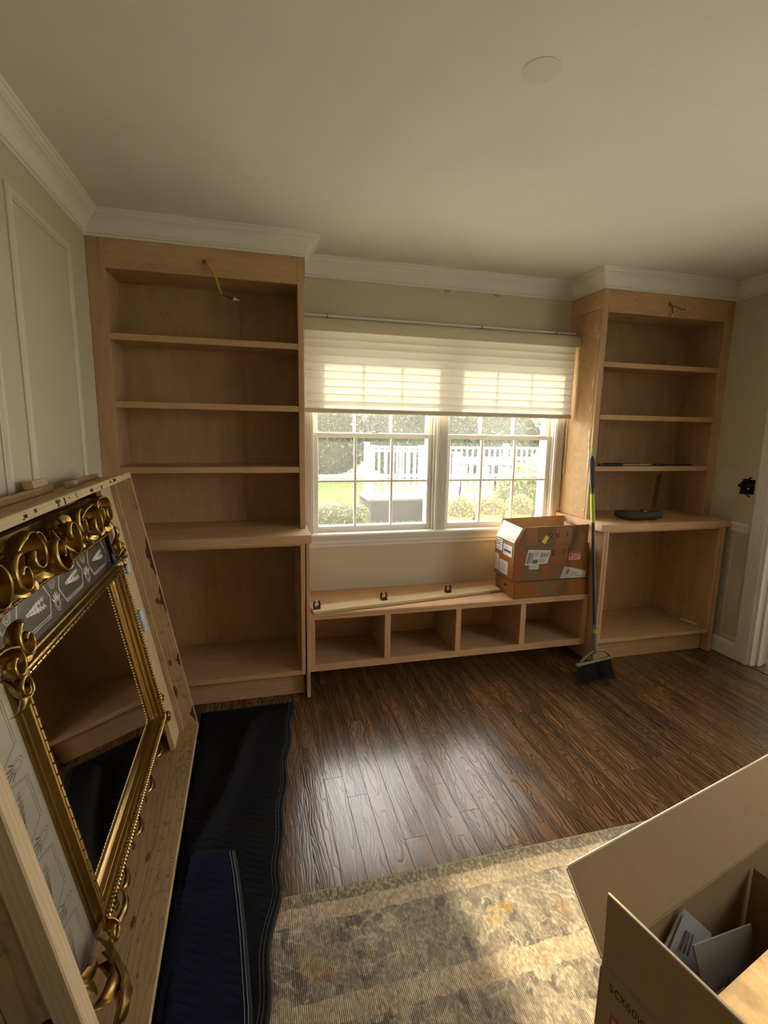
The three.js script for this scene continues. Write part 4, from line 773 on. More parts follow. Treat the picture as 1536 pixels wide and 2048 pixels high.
// ================================================================ moving blanket on the floor
{
  const t = thing('moving_blanket', 'dark quilted moving blanket spread on the floor beside the crate', 'blanket');
  const black = mat([0.0095, 0.0098, 0.012], 1, { map: T.blanket, bumpMap: T.quilt, bumpScale: 0.003, specularIntensity: 0.25 }), navy = mat([0.009, 0.0115, 0.027], 1, { map: T.blanket, bumpMap: T.quilt, bumpScale: 0.0022, specularIntensity: 0.25 });
  const edge = [[0.56, 0.905], [0.66, 0.893], [0.80, 0.878], [0.94, 0.86], [1.12, 0.836], [1.30, 0.82], [1.42, 0.803], [1.54, 0.797], [1.66, 0.79], [1.76, 0.766], [1.88, 0.752], [2.01, 0.74], [2.3, 0.70], [2.75, 0.66]];
  const at = (tab, z) => { let i = 0; while (i + 2 < tab.length && tab[i + 1][0] < z) i++; const [a, x] = tab[i], [b, y] = tab[i + 1]; return lerp(x, y, clamp((z - a) / (b - a), 0, 1)); };
  const ridge = [[0.56, 0.80], [0.66, 0.745], [0.72, 0.70], [0.86, 0.665], [1.09, 0.625], [1.28, 0.575], [1.43, 0.522], [1.6, 0.46], [2.75, 0.3]];
  const surface = (xl, xr, z0, z1, top, m, name, thick) => {
    const NX = 60, NZ = 150, pos = [], uv = [], idx = [];
    for (const lo of [0, 1]) for (let j = 0; j <= NZ; j++) for (let i = 0; i <= NX; i++) {
      const z = lerp(z0, z1, j / NZ), a = xl(z), b = xr(z), x = lerp(a, b, i / NX), e = Math.min(1, Math.min(i, NX - i) / 2, Math.min(j, NZ - j) / 2);
      pos.push(x, lo ? Math.max(ground(x, z) + 0.001, top(x, z) - thick) : top(x, z) - (1 - e) * thick * 0.6, z); uv.push(x, z);
    }
    const S = (NX + 1) * (NZ + 1), q = (a, b, c, d) => idx.push(a, c, b, b, c, d);
    for (let j = 0; j < NZ; j++) for (let i = 0; i < NX; i++) { const a = j * (NX + 1) + i; q(a, a + 1, a + NX + 1, a + NX + 2); q(S + a + 1, S + a, S + a + NX + 2, S + a + NX + 1); }
    for (let j = 0; j < NZ; j++) { const a = j * (NX + 1), b = a + NX; q(S + a, a, S + a + NX + 1, a + NX + 1); q(b, S + b, b + NX + 1, S + b + NX + 1); }
    for (let i = 0; i < NX; i++) { const b = NZ * (NX + 1) + i; q(S + i, S + i + 1, i, i + 1); q(b, b + 1, S + b, S + b + 1); }
    const g = new THREE.BufferGeometry(); g.setAttribute('position', new THREE.Float32BufferAttribute(pos, 3)); g.setAttribute('uv', new THREE.Float32BufferAttribute(uv, 2)); g.setIndex(idx); g.computeVertexNormals();
    return part(name, g, m, t);
  };
  const under = (x) => clamp((x - 0.44) / 0.05, 0, 1);         // pressed flat below the crate
  const ground = (x, z) => 0.0095 * smoothstep(z, 1.62, 1.68) * smoothstep(x, 0.47, 0.52);   // the rug below
  const relief = (x, z) => { const d = (x - at(ridge, z)) / 0.038; return ground(x, z) + 0.011 + under(x) * (0.034 * Math.exp(-d * d) * smoothstep(z, 0.58, 0.78) * (1 - smoothstep(z, 1.5, 1.9)) + 0.006 * fbm(x * 9, z * 6, 5, 3)); };
  surface((z) => 0.4425 + 0.0204 * (z - 0.704), (z) => at(edge, z) + 0.006 * Math.sin(z * 23), 0.545, 2.75, relief, black, 'lower_layer', 0.01);
  const fold = [[1.47, 0.60], [1.486, 0.64], [1.60, 0.66], [1.654, 0.667], [1.8, 0.685], [2.0, 0.703], [2.75, 0.72]], left = [[1.47, 0.56], [1.5, 0.51], [1.62, 0.47], [1.8, 0.468], [2.75, 0.488]];
  const upper = (x, z) => relief(x, z) + 0.013 + under(x) * 0.012 * fbm(x * 8, z * 9, 25, 3);
  const cap = (x, z) => (x < 0.50 ? Math.min(upper(x, z), 0.031 + 0.3 * Math.max(0, x - 0.47)) : upper(x, z));
  surface((z) => at(left, z), (z) => at(fold, z), 1.472, 2.74, cap, navy, 'folded_layer', 0.010);
  const along = (tab, dx, z0, z1, f, lift) => Array.from({ length: 60 }, (_, i) => { const z = lerp(z0, z1, i / 59), x = at(tab, z) + dx + (tab === edge ? 0.006 * Math.sin(z * 23) : 0); return [x, f(x, z) + lift, z]; });
  part('binding', tube(along(edge, 0.001, 0.55, 2.74, (x, z) => ground(x, z) + 0.0075, 0), 0.007, 160, 8), mat([0.007, 0.0075, 0.009], 0.9), t); part('binding', tube(along(fold, 0.0, 1.49, 2.73, cap, -0.007), 0.007, 120, 8), mat([0.007, 0.0075, 0.009], 0.9), t);
  const thread = mat([0.20, 0.21, 0.23], 0.8);
  part('stitching', tube(along(fold, -0.012, 1.495, 2.73, cap, 0.0005), 0.0011, 160, 5), thread, t, 'pale stitching'); part('stitching', tube(along(fold, -0.003, 1.50, 2.73, cap, 0.0005), 0.0011, 160, 5), thread, t, 'pale stitching');
  const dim = mat([0.07, 0.075, 0.085], 0.8);
  part('stitching', tube(along(edge, -0.022, 0.56, 2.73, relief, 0.0002), 0.0009, 200, 5), dim, t, 'grey stitching'); part('stitching', tube(along(edge, -0.012, 0.56, 2.73, relief, 0.0002), 0.0009, 200, 5), dim, t, 'grey stitching');
}
// ================================================================ rug
{
  const geo = bx(RUG.x0, RUG.x1, 0.0005, 0.009, RUG.z0, RUG.z1, { c: 0.003 }), p = geo.attributes.position, uv = geo.attributes.uv;
  for (let i = 0; i < p.count; i++) uv.setXY(i, (p.getX(i) - RUG.x0) / (RUG.x1 - RUG.x0), 1 - (p.getZ(i) - RUG.z0) / (RUG.z1 - RUG.z0));
  const bump = T.rugBump.clone(); bump.repeat.set((RUG.x1 - RUG.x0) / 0.32, (RUG.z1 - RUG.z0) / 0.32);
  solo('area_rug', geo, mat(W1, 0.95, { map: T.rug, bumpMap: bump, bumpScale: 0.0025, sheen: 0.3, specularIntensity: 0.2 }), 'distressed oriental rug in grey, cream and gold on the oak floor', 'rug');
}
// ================================================================ cartons on the bench
{
  const brown = mat([0.30, 0.135, 0.038], 0.6), brown2 = mat([0.185, 0.105, 0.045], 0.8), tape = mat([0.27, 0.10, 0.022], 0.35), inner = mat([0.42, 0.26, 0.12], 0.85), grey = mat([0.36, 0.31, 0.25], 0.8);
  const lab = (draw, w = 256, h = 160) => canvasTex(w, h, (g, a, b) => { g.fillStyle = '#c9c6bf'; g.fillRect(0, 0, a, b); draw(g, a, b); });
  const barcode = (g, x, y, w, h) => { const r = mulberry(Math.floor(x * 7 + w)); g.fillStyle = '#26241f'; for (let i = x; i < x + w;) { const k = 1 + Math.floor(r() * 4); g.fillRect(i, y, k, h); i += k + 1 + Math.floor(r() * 4); } };
  const lines = (g, x, y, w, n, s = 9) => { g.fillStyle = '#4a4741'; for (let i = 0; i < n; i++) g.fillRect(x, y + i * s, w * (0.6 + 0.4 * ((i * 37) % 10) / 10), 3); };
  // lower, shallow carton
  const a = thing('cardboard_box', 'shallow closed brown carton under the open carton on the bench', 'box');
  const L = { x0: 2.272, x1: 2.792, y0: 0.4452, y1: 0.5525, z0: 0.165, z1: 0.413 };
  part('carton_body', bx(L.x0, L.x1, L.y0, L.y1 - 0.004, L.z0, L.z1, { g: 'x', c: 0.004 }), brown2, a);
  part('lid_flap', sheet([L.x0 + 0.002, L.y1 - 0.004, L.z1], [L.x1 - 0.002, L.y1 - 0.004, L.z1], [L.x1 - 0.002, L.y1 - 0.0035, L.z1 - 0.122], [L.x0 + 0.002, L.y1 - 0.0035, L.z1 - 0.122], 0.003), brown2, a); part('lid_flap', sheet([L.x0 + 0.002, L.y1 - 0.0035, L.z0 + 0.124], [L.x1 - 0.002, L.y1 - 0.0035, L.z0 + 0.124], [L.x1 - 0.002, L.y1 - 0.004, L.z0], [L.x0 + 0.002, L.y1 - 0.004, L.z0], 0.003), brown2, a);
  part('packing_tape', bx(L.x0 + 0.01, L.x0 + 0.17, L.y0 + 0.002, L.y1 - 0.008, L.z1, L.z1 + 0.0006, { c: 0 }), tape, a); part('packing_tape', bx(L.x0 + 0.36, L.x1 - 0.004, L.y0 + 0.002, L.y1 - 0.008, L.z1, L.z1 + 0.0006, { c: 0 }), tape, a); part('packing_tape', bx(L.x0 - 0.0006, L.x0, L.y0 + 0.002, L.y1 - 0.01, L.z0 + 0.07, L.z1 - 0.002, { c: 0 }), tape, a);
  part('hand_hole', bx(L.x0 - 0.0008, L.x0 + 0.004, 0.503, 0.512, 0.285, 0.325, { c: 0 }), M.darkVoid, a);
  // upper carton, open
  const b = thing('cardboard_box', 'open taped brown carton with shipping labels on top of the shallow carton', 'box');
  const U = { x0: 2.268, x1: 2.795, y0: 0.5535, y1: 0.78, z0: 0.145, z1: 0.40 }, th = 0.005;
  part('bottom', bx(U.x0 + th, U.x1 - th, U.y0, U.y0 + th, U.z0 + th, U.z1 - th), inner, b);
  part('front_wall', bx(U.x0, U.x1, U.y0, U.y1, U.z1 - th, U.z1, { g: 'x', c: 0.002 }), brown2, b); part('back_wall', bx(U.x0, U.x1, U.y0, U.y1, U.z0, U.z0 + th, { g: 'x', c: 0.002 }), inner, b);
  part('side_wall', bx(U.x0, U.x0 + th, U.y0, U.y1 + 0.016, U.z0 + th, U.z1 - th, { c: 0.002 }), brown2, b); part('side_wall', bx(U.x1 - th, U.x1, U.y0, U.y1, U.z0 + th, U.z1 - th, { c: 0.002 }), inner, b);
  const flap = (name, pts, m, t = 0.004) => part(name, sheet(...pts, t), m, b);
  flap('front_flap', [[U.x0 + 0.02, U.y1, U.z1 - 0.004], [2.782, U.y1, U.z1 - 0.004], [2.783, 0.902, 0.392], [2.334, 0.893, 0.392]], brown2);
  flap('back_flap', [[U.x0 + 0.004, U.y1, U.z0], [2.782, U.y1, U.z0], [2.783, 0.912, 0.118], [2.325, 0.902, 0.118]], inner);
  flap('side_flap', [[U.x0 + 0.002, U.y1 + 0.016, U.z0 + 0.01], [U.x0 + 0.002, U.y1 + 0.016, U.z1 - 0.01], [2.328, 0.885, 0.382], [2.326, 0.896, 0.14]], grey);
  flap('side_flap', [[U.x1 - 0.006, U.y1, U.z1 - 0.01], [U.x1 - 0.006, U.y1, U.z0 + 0.01], [2.72, 0.74, U.z0 + 0.014], [2.72, 0.74, U.z1 - 0.014]], inner);
  const z = U.z1;
  const strip = (x0, x1, y0, y1, zz = z) => part('packing_tape', bx(x0, x1, y0, y1, zz, zz + 0.0006, { c: 0 }), tape, b);
  strip(U.x0 + 0.003, 2.335, 0.56, 0.775); strip(2.335, 2.793, 0.655, 0.735); strip(2.61, 2.793, 0.57, 0.655); strip(2.54, 2.64, 0.735, 0.779); strip(2.74, 2.793, 0.735, 0.779); strip(2.46, 2.53, 0.56, 0.655);
  part('packing_tape', bx(U.x0 - 0.0006, U.x0, 0.64, 0.70, U.z0 + 0.01, U.z1 - 0.004, { c: 0 }), tape, b); part('packing_tape', bx(U.x0 - 0.0006, U.x0, 0.56, 0.64, U.z1 - 0.09, U.z1 - 0.004, { c: 0 }), tape, b);
  for (const [x0, x1] of [[2.345, 2.42], [2.55, 2.66], [2.735, 2.778]]) part('packing_tape', sheet([x0, 0.783, 0.3997], [x1, 0.783, 0.3997], [x1, 0.888, 0.3964], [x0, 0.888, 0.3964], 0.0006), tape, b);
  printed('shipping_label', [[2.342, 0.655, z + 0.0007], [2.50, 0.662, z + 0.0007], [2.52, 0.745, z + 0.0007], [2.362, 0.755, z + 0.0007]], lab((g, w, h) => { barcode(g, 12, 30, 60, 110); lines(g, 84, 20, 60, 5); barcode(g, 150, 26, 90, 50); lines(g, 150, 90, 90, 6); g.fillStyle = '#5d5a52'; g.fillRect(78, 100, 60, 45); }), b, { label: 'white shipping label with barcodes' });
  printed('shipping_label', [[2.372, 0.63, z + 0.0007], [2.44, 0.627, z + 0.0007], [2.442, 0.655, z + 0.0007], [2.374, 0.658, z + 0.0007]], lab((g, w, h) => { lines(g, 20, 30, 200, 8, 14); }), b, { label: 'small white printed label' });
  printed('shipping_label', [[2.597, 0.558, z + 0.0007], [2.782, 0.557, z + 0.0007], [2.782, 0.60, z + 0.0007], [2.628, 0.637, z + 0.0007]], lab((g, w, h) => { barcode(g, 40, 25, 36, 60); lines(g, 96, 40, 120, 8, 11); g.fillStyle = '#55514a'; g.fillRect(160, 118, 70, 8); }), b, { label: 'white shipping label at the lower edge' });
  printed('fragile_sticker', [[2.646, 0.672, z + 0.0007], [2.735, 0.675, z + 0.0007], [2.740, 0.722, z + 0.0007], [2.652, 0.722, z + 0.0007]], canvasTex(256, 144, (g, w, h) => {
    g.fillStyle = '#a81c26'; g.fillRect(0, 0, w, h); g.fillStyle = '#d9b9b4'; g.fillRect(6, 6, w - 12, h - 12); g.fillStyle = '#a81c26'; g.fillRect(80, 12, w - 92, 40);
    g.beginPath(); g.moveTo(24, 20); g.lineTo(66, 20); g.quadraticCurveTo(64, 74, 49, 78); g.lineTo(49, 112); g.lineTo(62, 122); g.lineTo(28, 122); g.lineTo(41, 112); g.lineTo(41, 78); g.quadraticCurveTo(26, 74, 24, 20); g.fill();
    g.fillStyle = '#e8d9d6'; g.font = 'bold 34px sans-serif'; g.fillText('FRAGILE', 88, 44, 150); g.fillStyle = '#a81c26'; for (const y of [66, 84, 102, 118]) g.fillRect(88, y, y === 118 ? 90 : 140, 9);
  }), b, { label: 'red and white FRAGILE sticker' });
  part('yellow_sticker', sheet([2.452, 0.800, 0.3995], [2.475, 0.786, 0.3998], [2.502, 0.830, 0.3985], [2.479, 0.842, 0.3982], 0.0008), mat([0.70, 0.66, 0.05], 0.6), b, 'yellow paper tag');
  const ink = mat([0.02, 0.016, 0.012], 0.7);
  const scrawl = (pts) => part('marker_scribble', tube(pts.map(([x, y]) => [x, y, y > 0.78 ? 0.4 - (y - 0.78) * 0.033 + 0.0004 : z + 0.0006]), 0.0022, 60, 5), ink, b, 'black marker scribble');
  scrawl([[2.50, 0.842], [2.515, 0.856], [2.528, 0.840], [2.512, 0.832], [2.526, 0.822], [2.508, 0.815]]); scrawl([[2.545, 0.85], [2.56, 0.838], [2.575, 0.852], [2.556, 0.826], [2.58, 0.83]]); scrawl([[2.622, 0.855], [2.632, 0.845], [2.622, 0.828]]);
  scrawl([[2.525, 0.735], [2.545, 0.742], [2.53, 0.715], [2.552, 0.718]]); scrawl([[2.575, 0.728], [2.592, 0.728]]); scrawl([[2.612, 0.712], [2.608, 0.742], [2.628, 0.74]]); scrawl([[2.635, 0.745], [2.655, 0.745], [2.642, 0.712]]); scrawl([[2.43, 0.815], [2.437, 0.808], [2.43, 0.80]]);
  const face = (z0, z1, y0, y1, img, label) => printed('shipping_label', [[U.x0 - 0.0007, y0, z0], [U.x0 - 0.0007, y0, z1], [U.x0 - 0.0007, y1, z1], [U.x0 - 0.0007, y1, z0]], img, b, { label });
  face(0.16, 0.245, 0.715, 0.79, lab((g, w, h) => { g.fillStyle = '#2a2722'; for (let i = 0; i < 14; i++) g.fillRect(10 + ((i * 53) % 210), 8 + ((i * 31) % 90), 34, 18); lines(g, 20, 120, 190, 3); }), 'dark printed label on the side'); face(0.26, 0.37, 0.70, 0.77, lab((g, w, h) => { lines(g, 20, 30, 180, 3); g.fillStyle = '#4b4336'; g.fillRect(20, 70, 210, 40); }), 'pale label with a dark band'); face(0.155, 0.21, 0.58, 0.685, lab((g) => { lines(g, 30, 40, 180, 9, 12); }), 'pale torn label'); face(0.22, 0.33, 0.575, 0.66, lab((g) => { lines(g, 20, 30, 200, 10, 11); }), 'pale printed label');
}
// ================================================================ large open carton in front
const { FontLoader } = await import('three/addons/loaders/FontLoader.js');
const { TextGeometry } = await import('three/addons/geometries/TextGeometry.js');
const font = await new FontLoader().loadAsync('fonts/droid/droid_sans_mono_regular.typeface.json');
{
  const t = thing('cardboard_box', 'large open carton with raised flaps standing on the rug', 'box', [1.443, 0.0095, 2.312]);
  t.rotation.y = 0.24037;
  const Lx = 1.0, D = 0.32, h = 0.3505, th = 0.005, m = M.card;
  part('bottom', bx(0, Lx, 0.0005, 0.005, 0, D), m, t);
  part('side_wall', bx(0, th, 0.005, h, 0, D, { g: 'z' }), m, t); part('side_wall', bx(Lx - th, Lx, 0.005, h, 0, D, { g: 'z' }), m, t);
  part('long_wall', bx(th, Lx - th, 0.005, h, 0, th, { g: 'x' }), m, t); part('long_wall', bx(th, Lx - th, 0.005, h, D - th, D, { g: 'x' }), m, t);
  const flap = (pts, t0 = 0.0045) => {
    const o = part('flap', sheet(...pts, t0, 'y'), m, t), mid = (p, q, k) => p.map((v, i) => lerp(v, q[i], k)), A = V3(...pts[0]), n = V3(...pts[1]).sub(A).cross(V3(...pts[3]).sub(A)).normalize();
    // cut edges of the flap, coloured pale as if the sun caught them
    const list = [], N = 110, P = V3(...pts[3]).addScaledVector(n, t0 / 2), Q = V3(...pts[2]).addScaledVector(n, t0 / 2), out = V3(...pts[3]).sub(V3(...pts[0])).normalize();
    part('sunlit_cut_edge', sheet(...[pts[3], pts[2]].map((p) => p), ...[pts[2], pts[3]].map((p) => V3(...p).addScaledVector(out, 0.0035).toArray()), t0 * 1.05), M.cardEdgeSunlit, o, 'cut edge of card painted pale as if sunlit');
    const side = V3(...pts[0]).sub(V3(...pts[1])).normalize();
    part('sunlit_cut_edge', sheet(V3(...pts[0]).addScaledVector(side, 0.003).toArray(), pts[0], pts[3], V3(...pts[3]).addScaledVector(side, 0.003).toArray(), t0 * 1.05), M.cardEdgeSunlit, o, 'cut edge of card painted pale as if sunlit');
    return o;
  };
  flap([[0.0, h, 0.0], [Lx, h, 0.0], [Lx + 0.012, h + 0.120, -0.108], [0.004, h + 0.1225, -0.11]]);
  flap([[0, h, D - 0.004], [0, h, 0.004], [0, h + 0.156, -0.001], [0, h + 0.154, D - 0.002]]);
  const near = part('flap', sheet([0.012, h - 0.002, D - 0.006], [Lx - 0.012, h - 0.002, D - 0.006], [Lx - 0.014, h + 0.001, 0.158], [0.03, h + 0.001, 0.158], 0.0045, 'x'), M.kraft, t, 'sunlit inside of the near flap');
  flap([[Lx - 0.0045, h, D - 0.004], [Lx - 0.0045, h, 0.004], [Lx + 0.12, h + 0.06, 0.004], [Lx + 0.12, h + 0.06, D - 0.004]]);
  // crease under the side flap, printing and the red label
  part('crease', bx(-0.0006, 0, h - 0.0085, h - 0.007, 0.004, D - 0.004, { c: 0, g: 'z' }), mat([0.25, 0.16, 0.075], 0.9), t);
  const txt = new TextGeometry('5CX60W', { font, size: 0.0165, depth: 0.0004, curveSegments: 6, bevelEnabled: false });
  txt.computeBoundingBox(); txt.scale(0.078 / (txt.boundingBox.max.x - txt.boundingBox.min.x), 1.08, 1); txt.rotateY(-Math.PI / 2); txt.translate(-0.0002, 0.297, 0.022);
  part('lettering', txt, mat([0.03, 0.022, 0.014], 0.8), t, 'black stencilled lettering 5CX60W');
  part('red_label', bx(-0.0007, 0, 0.15, 0.246, 0.032, 0.12, { c: 0 }), mat([0.42, 0.06, 0.04], 0.6), t, 'red printed square'); part('red_label', bx(-0.0011, -0.0007, 0.156, 0.240, 0.038, 0.114, { c: 0 }), mat([0.46, 0.33, 0.18], 0.7), t);
  part('edge_tape', bx(-0.0007, 0.008, 0.01, h - 0.02, -0.0007, 0.0, { c: 0 }), mat([0.50, 0.36, 0.19], 0.4), t);
  // contents
  const loc = (name, label, cat) => { const o = thing(name, label, cat, [1.443, 0.0095, 2.312]); o.rotation.y = 0.24037; return o; };
  const paper = mat([0.48, 0.47, 0.48], 0.8), printing = mat([0.12, 0.12, 0.13], 0.8);
  const e = loc('envelope', 'white printed paper bundle leaning inside the large carton', 'paper');
  part('sheet', sheet([0.19, 0.275, 0.016], [0.33, 0.12, 0.05], [0.395, 0.222, 0.020], [0.268, 0.352, 0.012], 0.004), paper, e); part('sheet', sheet([0.20, 0.262, 0.024], [0.33, 0.13, 0.056], [0.385, 0.232, 0.027], [0.262, 0.345, 0.019], 0.0015), paper, e);
  for (let i = 0; i < 3; i++) part('printing', sheet([0.245 + i * 0.012, 0.262 - i * 0.011, 0.0278 + i * 0.003], [0.250 + i * 0.012, 0.2575 - i * 0.011, 0.029 + i * 0.003], [0.276 + i * 0.012, 0.296 - i * 0.011, 0.0255 + i * 0.0015], [0.271 + i * 0.012, 0.3005 - i * 0.011, 0.0248 + i * 0.0015], 0.0006), printing, e);
  const k = loc('envelope', 'grey brown paper envelope across the inside of the large carton', 'paper');
  part('sheet', sheet([0.285, 0.10, 0.098], [0.545, 0.07, 0.07], [0.50, 0.232, 0.058], [0.225, 0.325, 0.062], 0.004), mat([0.26, 0.23, 0.195], 0.85), k); for (let i = 0; i < 3; i++) part('printing', sheet([0.33 + i * 0.03, 0.15, 0.0965], [0.348 + i * 0.03, 0.148, 0.0945], [0.342 + i * 0.03, 0.19, 0.0865], [0.324 + i * 0.03, 0.193, 0.0885], 0.0006), printing, k);
  const s = loc('small_carton', 'narrow open brown carton inside the large carton', 'box');
  part('carton_wall', merge([bx(0.205, 0.21, 0.006, 0.25, 0.115, 0.30), bx(0.265, 0.27, 0.006, 0.25, 0.115, 0.30), bx(0.21, 0.265, 0.006, 0.25, 0.115, 0.12), bx(0.21, 0.265, 0.006, 0.25, 0.295, 0.30), bx(0.21, 0.265, 0.006, 0.01, 0.12, 0.295)]), mat([0.24, 0.145, 0.065], 0.85), s);
  const g = new THREE.IcosahedronGeometry(0.026, 5), p = g.attributes.position;
  for (let i = 0; i < p.count; i++) { const v = V3(p.getX(i), p.getY(i), p.getZ(i)), q = 0.8 + 0.4 * fbm(v.x * 90 + 7, v.y * 90 + v.z * 70, 4, 3); p.setXYZ(i, v.x * q, v.y * q, v.z * q * 2.6); }
  g.computeVertexNormals(); g.translate(0.2375, 0.2, 0.20);
  const bag = loc('plastic_bag', 'crumpled clear plastic bag in the narrow carton', 'bag'); part('film', g, mat([0.55, 0.53, 0.52], 0.25, { clearcoat: 1 }), bag);
  const d = loc('card_divider', 'upright brown card divider inside the large carton', 'card'); part('panel', bx(0.60, 0.605, 0.006, 0.305, 0.01, 0.20), M.card, d); part('panel', bx(0.605, 0.72, 0.006, 0.30, 0.19, 0.195), M.card, d);
}
// ================================================================ broom
{
  const t = thing('broom', 'black broom with a lime green sleeve leaning at the worktop corner', 'broom');
  const Bt = V3(2.688, 0.19, 0.672), Tp = V3(2.789, 1.385, 0.352), P = (y) => { const k = (y - Bt.y) / (Tp.y - Bt.y); return Bt.clone().lerp(Tp, k).toArray(); };
  const pole = mat([0.014, 0.014, 0.016], 0.35), grip = mat([0.045, 0.045, 0.05], 0.75), lime = mat([0.36, 0.44, 0.015], 0.5), plastic = mat([0.13, 0.125, 0.085], 0.55);
  part('handle', rod(P(0.30), P(1.24), 0.0105), pole, t);
  const gp = [[0.006, 0], [0.0135, 0.008], [0.0155, 0.04], [0.0145, 0.10], [0.0165, 0.15], [0.0155, 0.185], [0.009, 0.205], [0.004, 0.21]].map(([r, y]) => new THREE.Vector2(r, y));
  const gg = new THREE.LatheGeometry(gp, 20); gg.applyQuaternion(new THREE.Quaternion().setFromUnitVectors(V3(0, 1, 0), Tp.clone().sub(Bt).normalize())); gg.translate(...P(1.13)); part('grip', gg, grip, t);
  const lp = V3(...P(1.345)); part('hanging_loop', tube([[lp.x, lp.y - 0.01, lp.z], [lp.x - 0.011, lp.y + 0.022, lp.z - 0.004], [lp.x + 0.001, lp.y + 0.046, lp.z - 0.01], [lp.x + 0.011, lp.y + 0.022, lp.z - 0.006]], 0.002, 40, 6, true), lime, t);
  part('sleeve', rod(P(0.925), P(1.10), 0.0128), lime, t, 'lime green plastic sleeve');
  part('socket', rod(P(0.17), P(0.335), 0.0165, 0.0128, 16), plastic, t); part('socket_clip', rod(P(0.285), P(0.305), 0.0172, 0.0172, 16), mat([0.30, 0.33, 0.03], 0.5), t, 'green clip');
  const a = V3(2.566, 0.112, 0.688), b = V3(2.828, 0.112, 0.640), j = V3(...P(0.19));
  part('head_frame', merge([tube([j, j.clone().lerp(a, 0.5).add(V3(-0.006, 0.004, 0)), a.clone().add(V3(0.012, 0.016, 0))], 0.0075, 24, 8), tube([j, j.clone().lerp(b, 0.5).add(V3(0.010, 0.018, 0)), b.clone().add(V3(-0.008, 0.018, 0))], 0.0075, 24, 8), rod(a.clone().lerp(b, 0.36).add(V3(0, 0.008, 0)).toArray(), j.clone().lerp(a, 0.35).toArray(), 0.005), tube([a, a.clone().lerp(b, 0.5), b], 0.010, 20, 8), new THREE.SphereGeometry(0.0145, 14, 10).translate(a.x, a.y, a.z), new THREE.SphereGeometry(0.0145, 14, 10).translate(b.x, b.y, b.z)]), plastic, t);
  const hairs = [], r = mulberry(9);
  for (let i = 0; i < 420; i++) { const s = r(), q = a.clone().lerp(b, s), o = (r() - 0.5) * 0.022, e = q.clone().add(V3((s - 0.45) * 0.05 + (r() - 0.5) * 0.012, 0, 0.022 + o * 1.6)); hairs.push(rod([e.x, 0.0008, e.z], [q.x + o * 0.2, 0.108, q.z + o], 0.0011, 0.0013, 4)); }
  const h = part('bristles', merge(hairs), mat([0.010, 0.010, 0.011], 0.7), t, 'black bristles'); h.userData.kind = 'stuff';
}
// ================================================================ small things in and on the cabinets
{
  const dark = mat([0.045, 0.037, 0.026], 0.85), t = thing('padded_bundle', 'dark curved padded bundle on the worktop next to the door casing', 'bundle');
  const bend = (pts, r, squash) => { const g = tube(pts, 1, 50, 16); const c = new THREE.CatmullRomCurve3(pts.map((p) => V3(...p))), p = g.attributes.position, N = 50; for (let i = 0; i < p.count; i++) { const row = Math.floor(i / 17), k = row / N, q = c.getPointAt(k), s = r * Math.pow(Math.sin(Math.PI * clamp(0.06 + k * 0.9, 0, 1)), 0.35); p.setXYZ(i, q.x + (p.getX(i) - q.x) * s, q.y + (p.getY(i) - q.y) * s * squash, q.z + (p.getZ(i) - q.z) * s); } g.computeVertexNormals(); return g; };
  part('padding', bend([[3.02, 0.957, 0.335], [3.07, 0.953, 0.40], [3.14, 0.952, 0.425], [3.20, 0.952, 0.42]], 0.033, 0.95), dark, t); part('padding', bend([[3.18, 0.952, 0.425], [3.24, 0.953, 0.415], [3.30, 0.953, 0.395], [3.335, 0.953, 0.38]], 0.034, 0.93), dark, t);
  part('buckle', bx(3.155, 3.185, 0.970, 0.988, 0.395, 0.43, { c: 0.003 }), mat([0.16, 0.14, 0.11], 0.6), t);
  solo('white_stick', rod([3.676, 0.1665, 0.315], [3.700, 0.1665, 0.432], 0.0088, 0.0088, 14), mat([0.66, 0.61, 0.56], 0.7), 'short white stick lying on the floor of the base cabinet', 'stick');
  const y = 1.2628, k = thing('hand_tool', 'flat tool with a black handle lying on the lowest bookcase shelf', 'tool');
  part('handle', new THREE.CapsuleGeometry(0.0105, 0.13, 6, 14).rotateZ(Math.PI / 2).scale(1, 0.95, 1.5).translate(3.01, y + 0.0102, 0.285), M.black, k); part('blade', bx(3.08, 3.30, y + 0.006, y + 0.011, 0.27, 0.296, { g: 'x' }), M.steel, k); part('ferrule', bx(2.90, 2.95, y + 0.0003, y + 0.012, 0.276, 0.296), M.black, k);
  const c = thing('black_cable', 'thin black cable coiled along the lowest bookcase shelf', 'cable'), pts = [];
  for (let i = 0; i <= 60; i++) { const s = i / 60; pts.push([3.29 + 0.36 * s + 0.012 * Math.sin(i * 1.1), y + 0.0035 + 0.0035 * Math.abs(Math.sin(i * 0.55)), 0.27 + 0.028 * Math.sin(i * 0.8)]); }
  part('cord', tube(pts, 0.0033, 220, 6), M.black, c); part('plug', bx(3.33, 3.365, y + 0.0003, y + 0.016, 0.285, 0.303), M.black, c);
}
